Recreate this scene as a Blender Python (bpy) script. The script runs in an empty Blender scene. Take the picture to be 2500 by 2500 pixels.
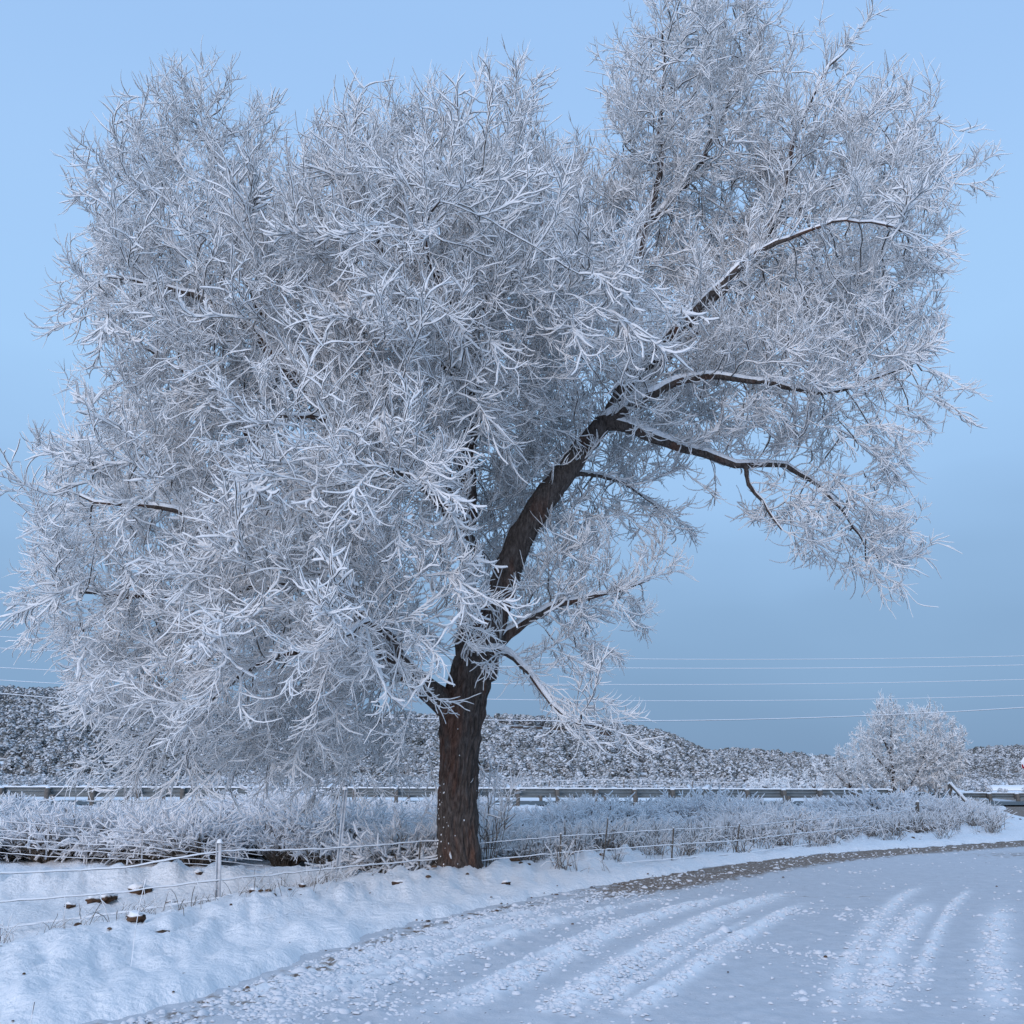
import bpy, math, random
import numpy as np
from mathutils import Vector, Matrix, kdtree

random.seed(7)
rng = np.random.default_rng(11)
SC = bpy.context.scene
COL = SC.collection
PI = math.pi

# ------------------------------------------------------------------ camera
CAM_H = 1.6
PITCH = math.radians(14.47)
cam_d = bpy.data.cameras.new('camera')
cam = bpy.data.objects.new('camera', cam_d)
COL.objects.link(cam)
cam.location = (0, 0, CAM_H)
cam.rotation_euler = (PI / 2 + PITCH, 0, 0)
cam_d.sensor_width = 36.0
cam_d.lens = 36.0
cam_d.clip_start = 0.05
cam_d.clip_end = 6000
SC.camera = cam

# ------------------------------------------------------------------ world: blue hour sky behind a thin even cloud deck
w = bpy.data.worlds.new('World')
SC.world = w
w.use_nodes = True
nt = w.node_tree
nt.nodes.clear()
out = nt.nodes.new('ShaderNodeOutputWorld')
bg = nt.nodes.new('ShaderNodeBackground')
sky = nt.nodes.new('ShaderNodeTexSky')
sky.sky_type = 'NISHITA'
sky.sun_disc = False
sky.sun_elevation = math.radians(24)
sky.sun_rotation = math.radians(200)
tc = nt.nodes.new('ShaderNodeTexCoord')
sep = nt.nodes.new('ShaderNodeSeparateXYZ')
ramp = nt.nodes.new('ShaderNodeValToRGB')
cr = ramp.color_ramp
cr.elements[0].position = 0.0
cr.elements[0].color = (0.175, 0.305, 0.50, 1)
cr.elements[1].position = 1.0
cr.elements[1].color = (0.35, 0.575, 0.94, 1)
for p, c in ((0.04, (0.192, 0.330, 0.535)), (0.153, (0.250, 0.418, 0.655)), (0.27, (0.338, 0.555, 0.86)), (0.38, (0.378, 0.62, 0.95)), (0.5, (0.37, 0.60, 0.945)), (0.66, (0.345, 0.565, 0.915))):
    e = cr.elements.new(p)
    e.color = (*c, 1)
noi = nt.nodes.new('ShaderNodeTexNoise')
noi.inputs['Scale'].default_value = 2.2
noi.inputs['Detail'].default_value = 3
mp = nt.nodes.new('ShaderNodeMapping')
mp.inputs['Scale'].default_value = (1, 1, 3.0)
nm = nt.nodes.new('ShaderNodeMath'); nm.operation = 'MULTIPLY_ADD'
nm.inputs[1].default_value = 0.20
nm.inputs[2].default_value = -0.10
ad = nt.nodes.new('ShaderNodeMath'); ad.operation = 'ADD'
skm = nt.nodes.new('ShaderNodeVectorMath'); skm.operation = 'SCALE'
skm.inputs['Scale'].default_value = 0.06
mix = nt.nodes.new('ShaderNodeMixRGB')
mix.inputs['Fac'].default_value = 0.92
L = nt.links.new
L(tc.outputs['Generated'], sep.inputs[0])
L(tc.outputs['Generated'], mp.inputs[0])
L(mp.outputs[0], noi.inputs['Vector'])
L(noi.outputs['Fac'], nm.inputs[0])
L(sep.outputs['Z'], ad.inputs[0])
L(nm.outputs[0], ad.inputs[1])
L(ad.outputs[0], ramp.inputs['Fac'])
L(sky.outputs[0], skm.inputs[0])
L(skm.outputs[0], mix.inputs['Color1'])
L(ramp.outputs['Color'], mix.inputs['Color2'])
L(mix.outputs[0], bg.inputs['Color'])
bg.inputs['Strength'].default_value = 0.885
L(bg.outputs[0], out.inputs['Surface'])

# ------------------------------------------------------------------ sun: weak, very soft, behind cloud
sd = bpy.data.lights.new('sun', 'SUN')
sun = bpy.data.objects.new('sun', sd)
COL.objects.link(sun)
sd.energy = 1.45
sd.angle = math.radians(40)
sd.color = (1.0, 0.91, 0.92)
el, az = math.radians(22), math.radians(205)
sv = Vector((math.sin(az) * math.cos(el), math.cos(az) * math.cos(el), math.sin(el)))
sun.rotation_euler = sv.to_track_quat('Z', 'Y').to_euler()

SC.view_settings.view_transform = 'Standard'
SC.view_settings.look = 'None'
SC.view_settings.exposure = 0.27
SC.view_settings.gamma = 1.0
SC.view_settings.use_curve_mapping = False
SC.cycles.max_bounces = 12
SC.cycles.diffuse_bounces = 10

# ------------------------------------------------------------------ where a picture point lies at a given distance
SP, CP = math.sin(PITCH), math.cos(PITCH)


def at(u, v, Y, S=2500.0):
    """world point at depth Y seen at picture point u, v of a picture S wide"""
    dx = (u - S / 2) / S
    dy = (S / 2 - v) / S
    yy = CP - dy * SP
    zz = SP + dy * CP
    t = Y / yy
    return np.array((dx * t, Y, CAM_H + zz * t))


def flat(u, v, z=0.0, S=2500.0):
    dx = (u - S / 2) / S
    dy = (S / 2 - v) / S
    yy = CP - dy * SP
    zz = SP + dy * CP
    t = (z - CAM_H) / zz
    return np.array((dx * t, yy * t))


# ------------------------------------------------------------------ numpy noise
_perm = rng.permutation(512).astype(np.int64)
_grad = rng.uniform(-1, 1, (512, 2))
_grad /= np.linalg.norm(_grad, axis=1, keepdims=True)


def noise2(x, y):
    xi = np.floor(x).astype(np.int64); yi = np.floor(y).astype(np.int64)
    xf = x - xi; yf = y - yi

    def g(ix, iy, fx, fy):
        h = _perm[(_perm[ix & 511] + iy) & 511]
        return _grad[h, 0] * fx + _grad[h, 1] * fy
    u = xf * xf * xf * (xf * (xf * 6 - 15) + 10)
    v = yf * yf * yf * (yf * (yf * 6 - 15) + 10)
    a = g(xi, yi, xf, yf); b = g(xi + 1, yi, xf - 1, yf)
    c = g(xi, yi + 1, xf, yf - 1); d = g(xi + 1, yi + 1, xf - 1, yf - 1)
    return ((a * (1 - u) + b * u) * (1 - v) + (c * (1 - u) + d * u) * v) * 1.4


def fbm(x, y, octv=4, gain=0.5):
    s = 0; a = 1.0; f = 1.0
    for k in range(octv):
        s = s + a * noise2(x * f + 17.3 * k, y * f - 9.1 * k)
        a *= gain; f *= 2.03
    return s


def sstep(a, b, x):
    t = np.clip((x - a) / (b - a), 0, 1)
    return t * t * (3 - 2 * t)


# ------------------------------------------------------------------ mesh helpers
def build(name, V, F, mats, parent=None, smooth=True, attrs=None, mat_idx=None):
    """V (n,3) array; F one array of quads/tris or a list of such arrays -> ONE mesh object"""
    V = np.asarray(V, dtype=np.float32)
    if not isinstance(F, (list, tuple)):
        F = [F]
    F = [np.asarray(f, dtype=np.int32) for f in F if len(f)]
    me = bpy.data.meshes.new(name)
    me.vertices.add(len(V))
    me.vertices.foreach_set('co', V.ravel())
    loops = np.concatenate([f.ravel() for f in F])
    tot = np.concatenate([np.full(len(f), f.shape[1], dtype=np.int32) for f in F])
    st = np.concatenate(([0], np.cumsum(tot)[:-1])).astype(np.int32)
    me.loops.add(len(loops))
    me.loops.foreach_set('vertex_index', loops)
    me.polygons.add(len(tot))
    me.polygons.foreach_set('loop_start', st)
    me.polygons.foreach_set('loop_total', tot)
    if smooth:
        me.polygons.foreach_set('use_smooth', np.ones(len(tot), dtype=bool))
    if mat_idx is not None:
        me.polygons.foreach_set('material_index', np.asarray(mat_idx, dtype=np.int32))
    for k, a in (attrs or {}).items():
        at_ = me.attributes.new(k, 'FLOAT', 'POINT')
        at_.data.foreach_set('value', np.asarray(a, dtype=np.float32).ravel())
    for m in (mats if isinstance(mats, (list, tuple)) else [mats]):
        me.materials.append(m)
    me.update(calc_edges=True)
    o = bpy.data.objects.new(name, me)
    COL.objects.link(o)
    if parent is not None:
        o.parent = parent
        o.matrix_parent_inverse = Matrix.Translation(-Vector(parent.location))
    return o


def tag(o, label=None, cat=None, group=None, kind=None):
    if label: o['label'] = label
    if cat: o['category'] = cat
    if group: o['group'] = group
    if kind: o['kind'] = kind
    return o


def empty(name, loc, label, cat, group=None):
    o = bpy.data.objects.new(name, None)
    o.empty_display_size = 0.2
    COL.objects.link(o)
    o.location = [float(c) for c in loc]
    return tag(o, label, cat, group)


class Acc:
    """collects several pieces of ONE part"""
    def __init__(s): s.V = []; s.F = {}; s.A = []; s.n = 0
    def add(s, V, F, A=None):
        V = np.asarray(V, dtype=np.float64)
        for f in (F if isinstance(F, list) else [F]):
            f = np.asarray(f)
            if len(f): s.F.setdefault(f.shape[1], []).append(f + s.n)
        s.V.append(V); s.n += len(V)
        s.A.append(np.zeros(len(V)) if A is None else np.asarray(A, dtype=np.float64).ravel())
    def make(s, name, mat, parent=None, smooth=True, attr='snow'):
        return build(name, np.concatenate(s.V), [np.concatenate(f) for f in s.F.values()], mat, parent, smooth, {attr: np.concatenate(s.A)})


def frames(P):
    """P (N,K,3): tangent, side, up at each point"""
    T = np.empty_like(P)
    T[:, 1:-1] = P[:, 2:] - P[:, :-2]
    T[:, 0] = P[:, 1] - P[:, 0]
    T[:, -1] = P[:, -1] - P[:, -2]
    T /= np.linalg.norm(T, axis=2, keepdims=True) + 1e-9
    ref = np.zeros((len(P), 1, 3)); ref[..., 2] = 1
    ref = ref + rng.normal(0, 0.12, ref.shape)
    S = np.cross(T, np.broadcast_to(ref, T.shape))
    S /= np.linalg.norm(S, axis=2, keepdims=True) + 1e-9
    U = np.cross(S, T)
    return T, S, U


def ring_faces(N, K, M):
    base = (np.arange(N) * K * M)[:, None, None]
    k = (np.arange(K - 1) * M)[None, :, None]
    m = np.arange(M)[None, None, :]
    m2 = (m + 1) % M
    a = base + k + m; b = base + k + m2
    return np.stack([a, b, b + M, a + M], axis=-1).reshape(-1, 4)


def snow_tubes(P, rw, rs, low=0.5):
    """twigs: a thin dark stem below, snow piled on its upper side; snow attribute 0 below .. 1 on top"""
    N, K, _ = P.shape
    T, S, U = frames(P)
    rw = rw[..., None]; rs = rs[..., None]
    hor = np.sqrt(np.clip(1 - T[..., 2:3] ** 2, 0, 1))
    rs = rs * (0.45 + 0.55 * hor)
    prof = [
        P - U * rw,
        P + S * (rw * 0.8 + rs * 0.5) - U * (rw * 0.25),
        P + S * (rw * 0.4 + rs * 0.8) + U * rs * 0.55,
        P + S * (rs * 0.42) + U * (rs * 1.25 + rw * 0.3),
        P - S * (rs * 0.42) + U * (rs * 1.25 + rw * 0.3),
        P - S * (rw * 0.4 + rs * 0.8) + U * rs * 0.55,
        P - S * (rw * 0.8 + rs * 0.5) - U * (rw * 0.25),
    ]
    V = np.stack(prof, axis=2)
    A = np.empty((N, K, 7)); A[:] = (0, low, 0.95, 1, 1, 0.95, low)
    return V.reshape(-1, 3), ring_faces(N, K, 7), A.ravel()


def round_tube(P, R, M=8, wob=0.0):
    P = np.asarray(P, dtype=np.float64)[None]
    R = np.asarray(R, dtype=np.float64)
    K = P.shape[1]
    T, S, U = frames(P)
    ang = np.linspace(0, 2 * PI, M, endpoint=False)
    rr = R[:, None] * (1 + (rng.normal(0, wob, (K, M)) if wob else 0))
    V = P[0][:, None, :] + rr[..., None] * (np.cos(ang)[None, :, None] * S[0][:, None, :] + np.sin(ang)[None, :, None] * U[0][:, None, :])
    return V.reshape(-1, 3), ring_faces(1, K, M), np.tile(np.sin(ang) * 0.5 + 0.5, K)


def cap_strip(P, R, h, M=7, spread=1.15):
    """snow lying along the upper side of a limb: an arched strip, thinning out at both edges"""
    P = np.asarray(P, dtype=np.float64)[None]
    K = P.shape[1]
    T, S, U = frames(P)
    hor = np.sqrt(np.clip(1 - T[0][:, 2] ** 2, 0, 1))
    a = np.linspace(-spread, spread, M)
    lump = 1 + 0.35 * noise2(np.arange(K) * 0.6 + rng.uniform(0, 99), np.zeros(K) + 3.3)
    hh = (h * np.clip((hor - 0.30) / 0.4, 0.0, 1) * (R < 0.15) * lump)[:, None] * np.cos(a / spread * PI / 2)[None, :] ** 0.7
    rr = np.where(R < 0.15, R * 0.97, R * 0.7)[:, None] + hh
    V = P[0][:, None, :] + rr[..., None] * (np.sin(a)[None, :, None] * S[0][:, None, :] + np.cos(a)[None, :, None] * U[0][:, None, :])
    k = (np.arange(K - 1) * M)[:, None]; m = np.arange(M - 1)[None, :]
    q = k + m
    F = np.stack([q, q + 1, q + 1 + M, q + M], axis=-1).reshape(-1, 4)
    return V.reshape(-1, 3), F


def box(c, s, R=None):
    x, y, z = np.array(s) / 2.0
    V = np.array([(-x, -y, -z), (x, -y, -z), (x, y, -z), (-x, y, -z), (-x, -y, z), (x, -y, z), (x, y, z), (-x, y, z)])
    if R is not None: V = V @ np.asarray(R).T
    F = np.array([(0, 3, 2, 1), (4, 5, 6, 7), (0, 1, 5, 4), (1, 2, 6, 5), (2, 3, 7, 6), (3, 0, 4, 7)])
    return V + np.array(c), F


def rotz(a):
    c, s = math.cos(a), math.sin(a)
    return np.array(((c, -s, 0), (s, c, 0), (0, 0, 1)))


def catmull(pts, step):
    """resample a poly-line of rows smoothly, about every step metres (first three columns are x y z)"""
    P = np.asarray(pts, dtype=np.float64)
    Q = np.vstack([2 * P[0] - P[1], P, 2 * P[-1] - P[-2]])
    outp = []
    for i in range(1, len(Q) - 2):
        p0, p1, p2, p3 = Q[i - 1], Q[i], Q[i + 1], Q[i + 2]
        n = max(1, int(np.linalg.norm(p2[:3] - p1[:3]) / step))
        for t in np.arange(n) / n:
            outp.append(0.5 * ((2 * p1) + (p2 - p0) * t + (2 * p0 - 5 * p1 + 4 * p2 - p3) * t ** 2 + (3 * p1 - p0 - 3 * p2 + p3) * t ** 3))
    outp.append(P[-1])
    return np.array(outp)


def scatter(name, templates, pts, rot, scl, idx, m, parent=None, smooth=True):
    """one 'stuff' object: template meshes set down on points, turned about the vertical only"""
    cl_ = bpy.data.collections.new(name + '_kinds')
    for i, ac in enumerate(templates):
        o = ac.make('%s_kind.%03d' % (name, i), m, None, smooth)
        COL.objects.unlink(o); cl_.objects.link(o)
    me = bpy.data.meshes.new(name)
    me.vertices.add(len(pts)); me.vertices.foreach_set('co', np.asarray(pts, dtype=np.float32).ravel())
    for k, a, ty in (('rot', rot, 'FLOAT'), ('scl', scl, 'FLOAT'), ('idx', idx, 'INT')):
        at_ = me.attributes.new(k, ty, 'POINT'); at_.data.foreach_set('value', np.asarray(a, dtype=np.float32 if ty == 'FLOAT' else np.int32))
    o = bpy.data.objects.new(name, me); COL.objects.link(o)
    me.materials.append(m)
    if parent is not None:
        o.parent = parent; o.matrix_parent_inverse = Matrix.Translation(-Vector(parent.location))
    ng_ = bpy.data.node_groups.new(name, 'GeometryNodeTree')
    ng_.interface.new_socket('Geometry', in_out='INPUT', socket_type='NodeSocketGeometry')
    ng_.interface.new_socket('Geometry', in_out='OUTPUT', socket_type='NodeSocketGeometry')
    gi = ng_.nodes.new('NodeGroupInput'); go = ng_.nodes.new('NodeGroupOutput')
    ip = ng_.nodes.new('GeometryNodeInstanceOnPoints'); ci = ng_.nodes.new('GeometryNodeCollectionInfo')
    ci.inputs['Collection'].default_value = cl_
    ci.inputs['Separate Children'].default_value = True; ci.inputs['Reset Children'].default_value = True
    ip.inputs['Pick Instance'].default_value = True
    at3 = {}
    for k, ty in (('rot', 'FLOAT'), ('scl', 'FLOAT'), ('idx', 'INT')):
        na_ = ng_.nodes.new('GeometryNodeInputNamedAttribute'); na_.data_type = ty; na_.inputs['Name'].default_value = k
        at3[k] = na_.outputs[0]
    cx_ = ng_.nodes.new('ShaderNodeCombineXYZ')
    ng_.links.new(at3['rot'], cx_.inputs['Z'])
    ng_.links.new(gi.outputs[0], ip.inputs['Points']); ng_.links.new(ci.outputs[0], ip.inputs['Instance'])
    ng_.links.new(at3['idx'], ip.inputs['Instance Index']); ng_.links.new(cx_.outputs[0], ip.inputs['Rotation']); ng_.links.new(at3['scl'], ip.inputs['Scale'])
    ng_.links.new(ip.outputs[0], go.inputs[0])
    md = o.modifiers.new(name, 'NODES'); md.node_group = ng_
    return o


# ------------------------------------------------------------------ materials
def mat(name):
    m = bpy.data.materials.new(name)
    m.use_nodes = True
    n = m.node_tree.nodes
    b = n['Principled BSDF']
    b.inputs['Specular IOR Level'].default_value = 0.25
    return m, m.node_tree, b


def N(nt_, t, **kw):
    n = nt_.nodes.new(t)
    for k, v in kw.items():
        if k in ('operation', 'blend_type', 'data_type', 'attribute_name', 'feature', 'noise_dimensions'):
            setattr(n, k, v)
        else:
            n.inputs[k].default_value = v
    return n


def noise_node(nt_, scale, detail=4, rough=0.55, vec=None, sc3=None):
    n = N(nt_, 'ShaderNodeTexNoise', Scale=scale, Detail=detail, Roughness=rough)
    t = nt_.nodes.new('ShaderNodeTexCoord')
    v = t.outputs['Object']
    if sc3:
        mm = nt_.nodes.new('ShaderNodeMapping'); mm.inputs['Scale'].default_value = sc3
        nt_.links.new(v, mm.inputs[0]); v = mm.outputs[0]
    nt_.links.new(v, n.inputs['Vector'])
    return n


def ramp_node(nt_, src, stops):
    r = nt_.nodes.new('ShaderNodeValToRGB')
    e = r.color_ramp.elements
    e[0].position, e[0].color = stops[0][0], (*stops[0][1], 1)
    e[1].position, e[1].color = stops[-1][0], (*stops[-1][1], 1)
    for p, c in stops[1:-1]:
        k = e.new(p); k.color = (*c, 1)
    nt_.links.new(src, r.inputs['Fac'])
    return r


def bump(nt_, b, src, strength, dist):
    n = N(nt_, 'ShaderNodeBump', Strength=strength, Distance=dist)
    nt_.links.new(src, n.inputs['Height'])
    nt_.links.new(n.outputs[0], b.inputs['Normal'])
    return n


SNOW = (0.86, 0.87, 0.89)


def snow_mat(name='snow', bs=0.5, sc=9.0, dist=0.03):
    m, t, b = mat(name)
    n = noise_node(t, sc, 6, 0.6)
    r = ramp_node(t, n.outputs['Fac'], [(0.3, (0.83, 0.845, 0.87)), (0.7, (0.89, 0.895, 0.905))])
    t.links.new(r.outputs[0], b.inputs['Base Color'])
    b.inputs['Roughness'].default_value = 0.75
    bump(t, b, n.outputs['Fac'], bs, dist)
    return m


def snowy_mat(name, dark, dark2, thr=0.35, nsc=14.0, namp=0.35, snowc=SNOW, soft=0.06, glow=0.0):
    """dark stem or bark below, snow where the 'snow' attribute (upper side) is high, edge broken by noise"""
    m, t, b = mat(name)
    a = N(t, 'ShaderNodeAttribute', attribute_name='snow')
    n = noise_node(t, nsc, 3)
    ma = N(t, 'ShaderNodeMath', operation='MULTIPLY_ADD')
    ma.inputs[1].default_value = namp * 2; ma.inputs[2].default_value = -namp
    t.links.new(n.outputs['Fac'], ma.inputs[0])
    s = N(t, 'ShaderNodeMath', operation='ADD')
    t.links.new(a.outputs['Fac'], s.inputs[0]); t.links.new(ma.outputs[0], s.inputs[1])
    mr = t.nodes.new('ShaderNodeMapRange')
    mr.inputs['From Min'].default_value = thr - soft; mr.inputs['From Max'].default_value = thr + soft
    t.links.new(s.outputs[0], mr.inputs['Value'])
    n2 = noise_node(t, 5.0, 4)
    rr = ramp_node(t, n2.outputs['Fac'], [(0.35, dark), (0.65, dark2)])
    mx = N(t, 'ShaderNodeMixRGB')
    t.links.new(mr.outputs[0], mx.inputs['Fac'])
    t.links.new(rr.outputs[0], mx.inputs['Color1'])
    mx.inputs['Color2'].default_value = (*snowc, 1)
    t.links.new(mx.outputs[0], b.inputs['Base Color'])
    b.inputs['Roughness'].default_value = 0.85
    if glow:      # loose snow lets part of the light through
        tr = N(t, 'ShaderNodeBsdfTranslucent'); tr.inputs['Color'].default_value = (*snowc, 1)
        fm = N(t, 'ShaderNodeMath', operation='MULTIPLY'); fm.inputs[1].default_value = glow
        ms = t.nodes.new('ShaderNodeMixShader')
        t.links.new(mr.outputs[0], fm.inputs[0]); t.links.new(fm.outputs[0], ms.inputs[0])
        t.links.new(b.outputs[0], ms.inputs[1]); t.links.new(tr.outputs[0], ms.inputs[2])
        t.links.new(ms.outputs[0], t.nodes['Material Output'].inputs['Surface'])
    return m


def plain(name, col, rough=0.7, metal=0.0, nsc=20, var=0.25, bs=0.2):
    m, t, b = mat(name)
    n = noise_node(t, nsc, 4)
    c1 = tuple(c * (1 - var) for c in col); c2 = tuple(min(1, c * (1 + var)) for c in col)
    r = ramp_node(t, n.outputs['Fac'], [(0.3, c1), (0.7, c2)])
    t.links.new(r.outputs[0], b.inputs['Base Color'])
    b.inputs['Roughness'].default_value = rough
    b.inputs['Metallic'].default_value = metal
    if bs: bump(t, b, n.outputs['Fac'], bs, 0.01)
    return m


M_SNOW = snow_mat('snow', 0.9, 11.0, 0.05)
M_CLOD = snow_mat('snow_clod', 0.3, 30, 0.01)
M_LUMP = plain('packed_snow_lump', (0.66, 0.67, 0.70), 0.8, 0, 8, 0.08, 0.2)
M_TWIG = snowy_mat('snow_laden_twig', (0.05, 0.043, 0.039), (0.11, 0.095, 0.082), 0.25, 16, 0.2, (0.96, 0.962, 0.965), glow=0.30)
M_FARTWIG = snowy_mat('frosted_twig', (0.05, 0.045, 0.042), (0.10, 0.09, 0.085), 0.24, 6, 0.2, (0.96, 0.962, 0.965), glow=0.25)
M_BRUSH = snowy_mat('snowy_brush', (0.085, 0.07, 0.058), (0.18, 0.148, 0.12), 0.36, 9, 0.35, (0.91, 0.915, 0.93), soft=0.12, glow=0.25)
M_WIRE = snowy_mat('snowy_wire', (0.04, 0.04, 0.045), (0.09, 0.085, 0.08), 0.36, 5, 0.25)
M_STEEL = plain('galvanised_steel', (0.22, 0.24, 0.245), 0.5, 0.35, 3, 0.2, 0)
M_POSTW = plain('weathered_post_wood', (0.14, 0.125, 0.11), 0.85, 0, 8, 0.35, 0.4)
M_WHITEPOST = plain('painted_post', (0.55, 0.56, 0.58), 0.6, 0, 12, 0.2, 0.2)
M_DIRT = plain('red_dirt', (0.09, 0.055, 0.035), 0.95, 0, 14, 0.5, 0.8)
M_ROCK = plain('red_rock', (0.075, 0.06, 0.052), 0.95, 0, 0.5, 0.5, 0.5)
M_RED = plain('sign_red', (0.36, 0.02, 0.03), 0.4, 0, 9, 0.1, 0)
M_SIGNW = plain('sign_white', (0.75, 0.75, 0.75), 0.4, 0, 9, 0.05, 0)
M_WALL = plain('dark_board_wall', (0.09, 0.075, 0.065), 0.9, 0, 2, 0.3, 0.2)


def bark_mat():
    m, t, b = mat('bark')
    n = noise_node(t, 3.2, 8, 0.7, sc3=(8, 8, 1.7))
    r = ramp_node(t, n.outputs['Fac'], [(0.30, (0.025, 0.020, 0.018)), (0.48, (0.085, 0.067, 0.058)), (0.72, (0.185, 0.155, 0.14))])
    n2 = noise_node(t, 1.1, 3, 0.5, sc3=(2.5, 2.5, 0.7))
    rr = ramp_node(t, n2.outputs['Fac'], [(0.52, (0, 0, 0)), (0.66, (1, 1, 1))])
    mx = N(t, 'ShaderNodeMixRGB'); mx.blend_type = 'MULTIPLY'
    mx.inputs['Color2'].default_value = (1.35, 0.92, 0.76, 1)
    t.links.new(rr.outputs[0], mx.inputs['Fac'])
    t.links.new(r.outputs[0], mx.inputs['Color1'])
    t.links.new(mx.outputs[0], b.inputs['Base Color'])
    b.inputs['Roughness'].default_value = 0.9
    bump(t, b, n.outputs['Fac'], 1.0, 0.06)
    return m


M_BARK = bark_mat()


# ------------------------------------------------------------------ lie of the land
EDGE = np.array([(-13.0, -8.0), (-6.6, 2.0), (-4.7, 5.0),
                 flat(261, 2500), flat(559, 2415), flat(800, 2327), flat(1033, 2252), flat(1303, 2196), flat(1600, 2142), flat(2000, 2088), flat(2500, 2052),
                 (17.3, 31.8), (19.0, 34.3), (19.3, 37.0), (20.5, 42.0), (23.0, 50.0), (26.0, 57.0), (36.0, 90.0)])
_e = catmull(np.c_[EDGE, np.zeros(len(EDGE))], 0.6)[:, :2]
_seglen = np.linalg.norm(np.diff(_e, axis=0), axis=1)
_es = np.concatenate(([0], np.cumsum(_seglen)))


def edge_d(x, y):
    """signed distance to the road edge (positive on the field side) and the run along it"""
    sh = x.shape
    p = np.stack([x.ravel(), y.ravel()], 1)
    best = np.full(len(p), 1e9); sgn = np.ones(len(p)); run = np.zeros(len(p))
    for i in range(len(_e) - 1):
        a, b = _e[i], _e[i + 1]; ab = b - a
        q = p - a
        t = np.clip((q @ ab) / (ab @ ab), 0, 1)
        dv = q - t[:, None] * ab
        d = np.einsum('ij,ij->i', dv, dv)
        k = d < best
        best[k] = d[k]
        sgn[k] = np.sign(ab[0] * q[k, 1] - ab[1] * q[k, 0])
        run[k] = _es[i] + t[k] * _seglen[i]
    return (np.sqrt(best) * sgn).reshape(sh), run.reshape(sh)


RAIL_M, RAIL_Y0 = 0.172, 50.0


def rail_dist(x, y):      # how far beyond the near guardrail line
    return (y - RAIL_Y0 - RAIL_M * x) / math.hypot(1, RAIL_M)


def ground_z(x, y, fine=True):
    x = np.asarray(x, dtype=np.float64); y = np.asarray(y, dtype=np.float64)
    d, s = edge_d(x, y)
    g = rail_dist(x, y)
    # bank beside the road, then the lower field, then the highway embankment
    crest = 0.05 + 0.05 * noise2(s * 0.35, s * 0 + 5.1) + 0.05 * sstep(16, 25, s)
    wid = 2.05 + 0.4 * noise2(s * 0.2, s * 0 + 1.7)
    far = sstep(30, 40, y)
    d0_ = d
    if fine: d = d + (0.16 * noise2(s * 1.6, d * 1.2) + 0.09 * noise2(s * 4.7, d * 4)) * np.exp(-(d / 1.5) ** 2)
    verge = -0.10 + 0.17 * sstep(-0.12, 0.22, d)
    berm = crest * sstep(wid - 0.75, wid - 0.1, d) * (1 - 0.6 * far)
    drop = -0.36 * sstep(wid + 0.4, wid + 2.6, d) * (1 - far * 0.6)
    z = verge + berm + drop
    hz = 0.34 - 0.0048 * (x + 22)
    hz = np.clip(hz, -0.05, 0.5)
    k = sstep(-9, -1.5, g)
    z = np.where(d > 0, z * (1 - k) + hz * k, z)
    k2 = sstep(-6, 6, g) * (d <= 0)
    z = z * (1 - k2) + (hz - 0.05) * k2
    z = z * (1 - sstep(200, 400, y)) + 0.2 * sstep(200, 400, y)
    # snowy mound of turned earth in the field on the left
    m1 = np.exp(-(((x + 5.6) / 1.7) ** 2 + ((y - 17.6) / 0.9) ** 2)) * 0.40
    m2 = np.exp(-(((x + 3.2) / 0.8) ** 2 + ((y - 18.4) / 0.7) ** 2)) * 0.28
    m3 = np.exp(-(((x + 8.4) / 1.4) ** 2 + ((y - 17.8) / 0.9) ** 2)) * 0.25
    z = z + (m1 + m2 + m3) * (1 + 0.5 * noise2(x * 1.9, y * 2.3) + 0.3 * noise2(x * 5.1, y * 5.1))
    # the wedge of verge by the junction stands a little higher
    z = z + 0.06 * np.exp(-(((x - 15.5) / 3.6) ** 2 + ((y - 33) / 4.5) ** 2)) * (d > 0)
    if fine:
        on = sstep(-0.3, 0.3, d)
        lump = fbm(x * 0.9, y * 0.9, 3) * 0.07 + (np.abs(noise2(x * 2.6, y * 2.6)) - 0.3) * 0.07 + fbm(x * 6, y * 6, 2) * 0.02
        bermk = np.exp(-((d - wid) / 0.9) ** 2)
        z = z + on * (lump + bermk * (0.2 * (np.abs(noise2(x * 2.1 + 4, y * 2.1)) - 0.2) + 0.07 * noise2(x * 4.3, y * 4.3) + 0.03 * noise2(x * 9, y * 9))) * (1 - sstep(60, 120, y))
    return z


def gz(x, y):
    return float(ground_z(np.array([x]), np.array([y]), True)[0])


def polar_sheet(r0, r1, nr, angs):
    r = np.geomspace(r0, r1, nr)
    R, A = np.meshgrid(r, angs, indexing='ij')
    return R * np.sin(A), R * np.cos(A)


def grid_faces(nr, na, closed=False):
    i = np.arange(nr - 1)[:, None]
    j = np.arange(na if closed else na - 1)[None, :]
    j2 = (j + 1) % na
    return np.stack([i * na + j, i * na + j2, (i + 1) * na + j2, (i + 1) * na + j], axis=-1).reshape(-1, 4)[:, ::-1]


angs = np.concatenate([np.linspace(-PI, -0.62, 60, endpoint=False), np.linspace(-0.62, 0.62, 350, endpoint=False), np.linspace(0.62, PI, 60, endpoint=False)])
X, Y_ = polar_sheet(2.0, 3000, 330, angs)
Z = ground_z(X, Y_)
V = np.stack([X, Y_, Z], -1).reshape(-1, 3)
V = np.vstack([V, [(0, 0, -0.1)]])
na = len(angs)
fan = np.stack([np.arange(na), (np.arange(na) + 1) % na, np.full(na, len(V) - 1)], 1)
tag(build('snow_field', V, [grid_faces(330, na, True), fan], M_SNOW), kind='structure')


# ------------------------------------------------------------------ the snowy road
TRACKS = []     # (world polyline, half width, height)


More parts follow.
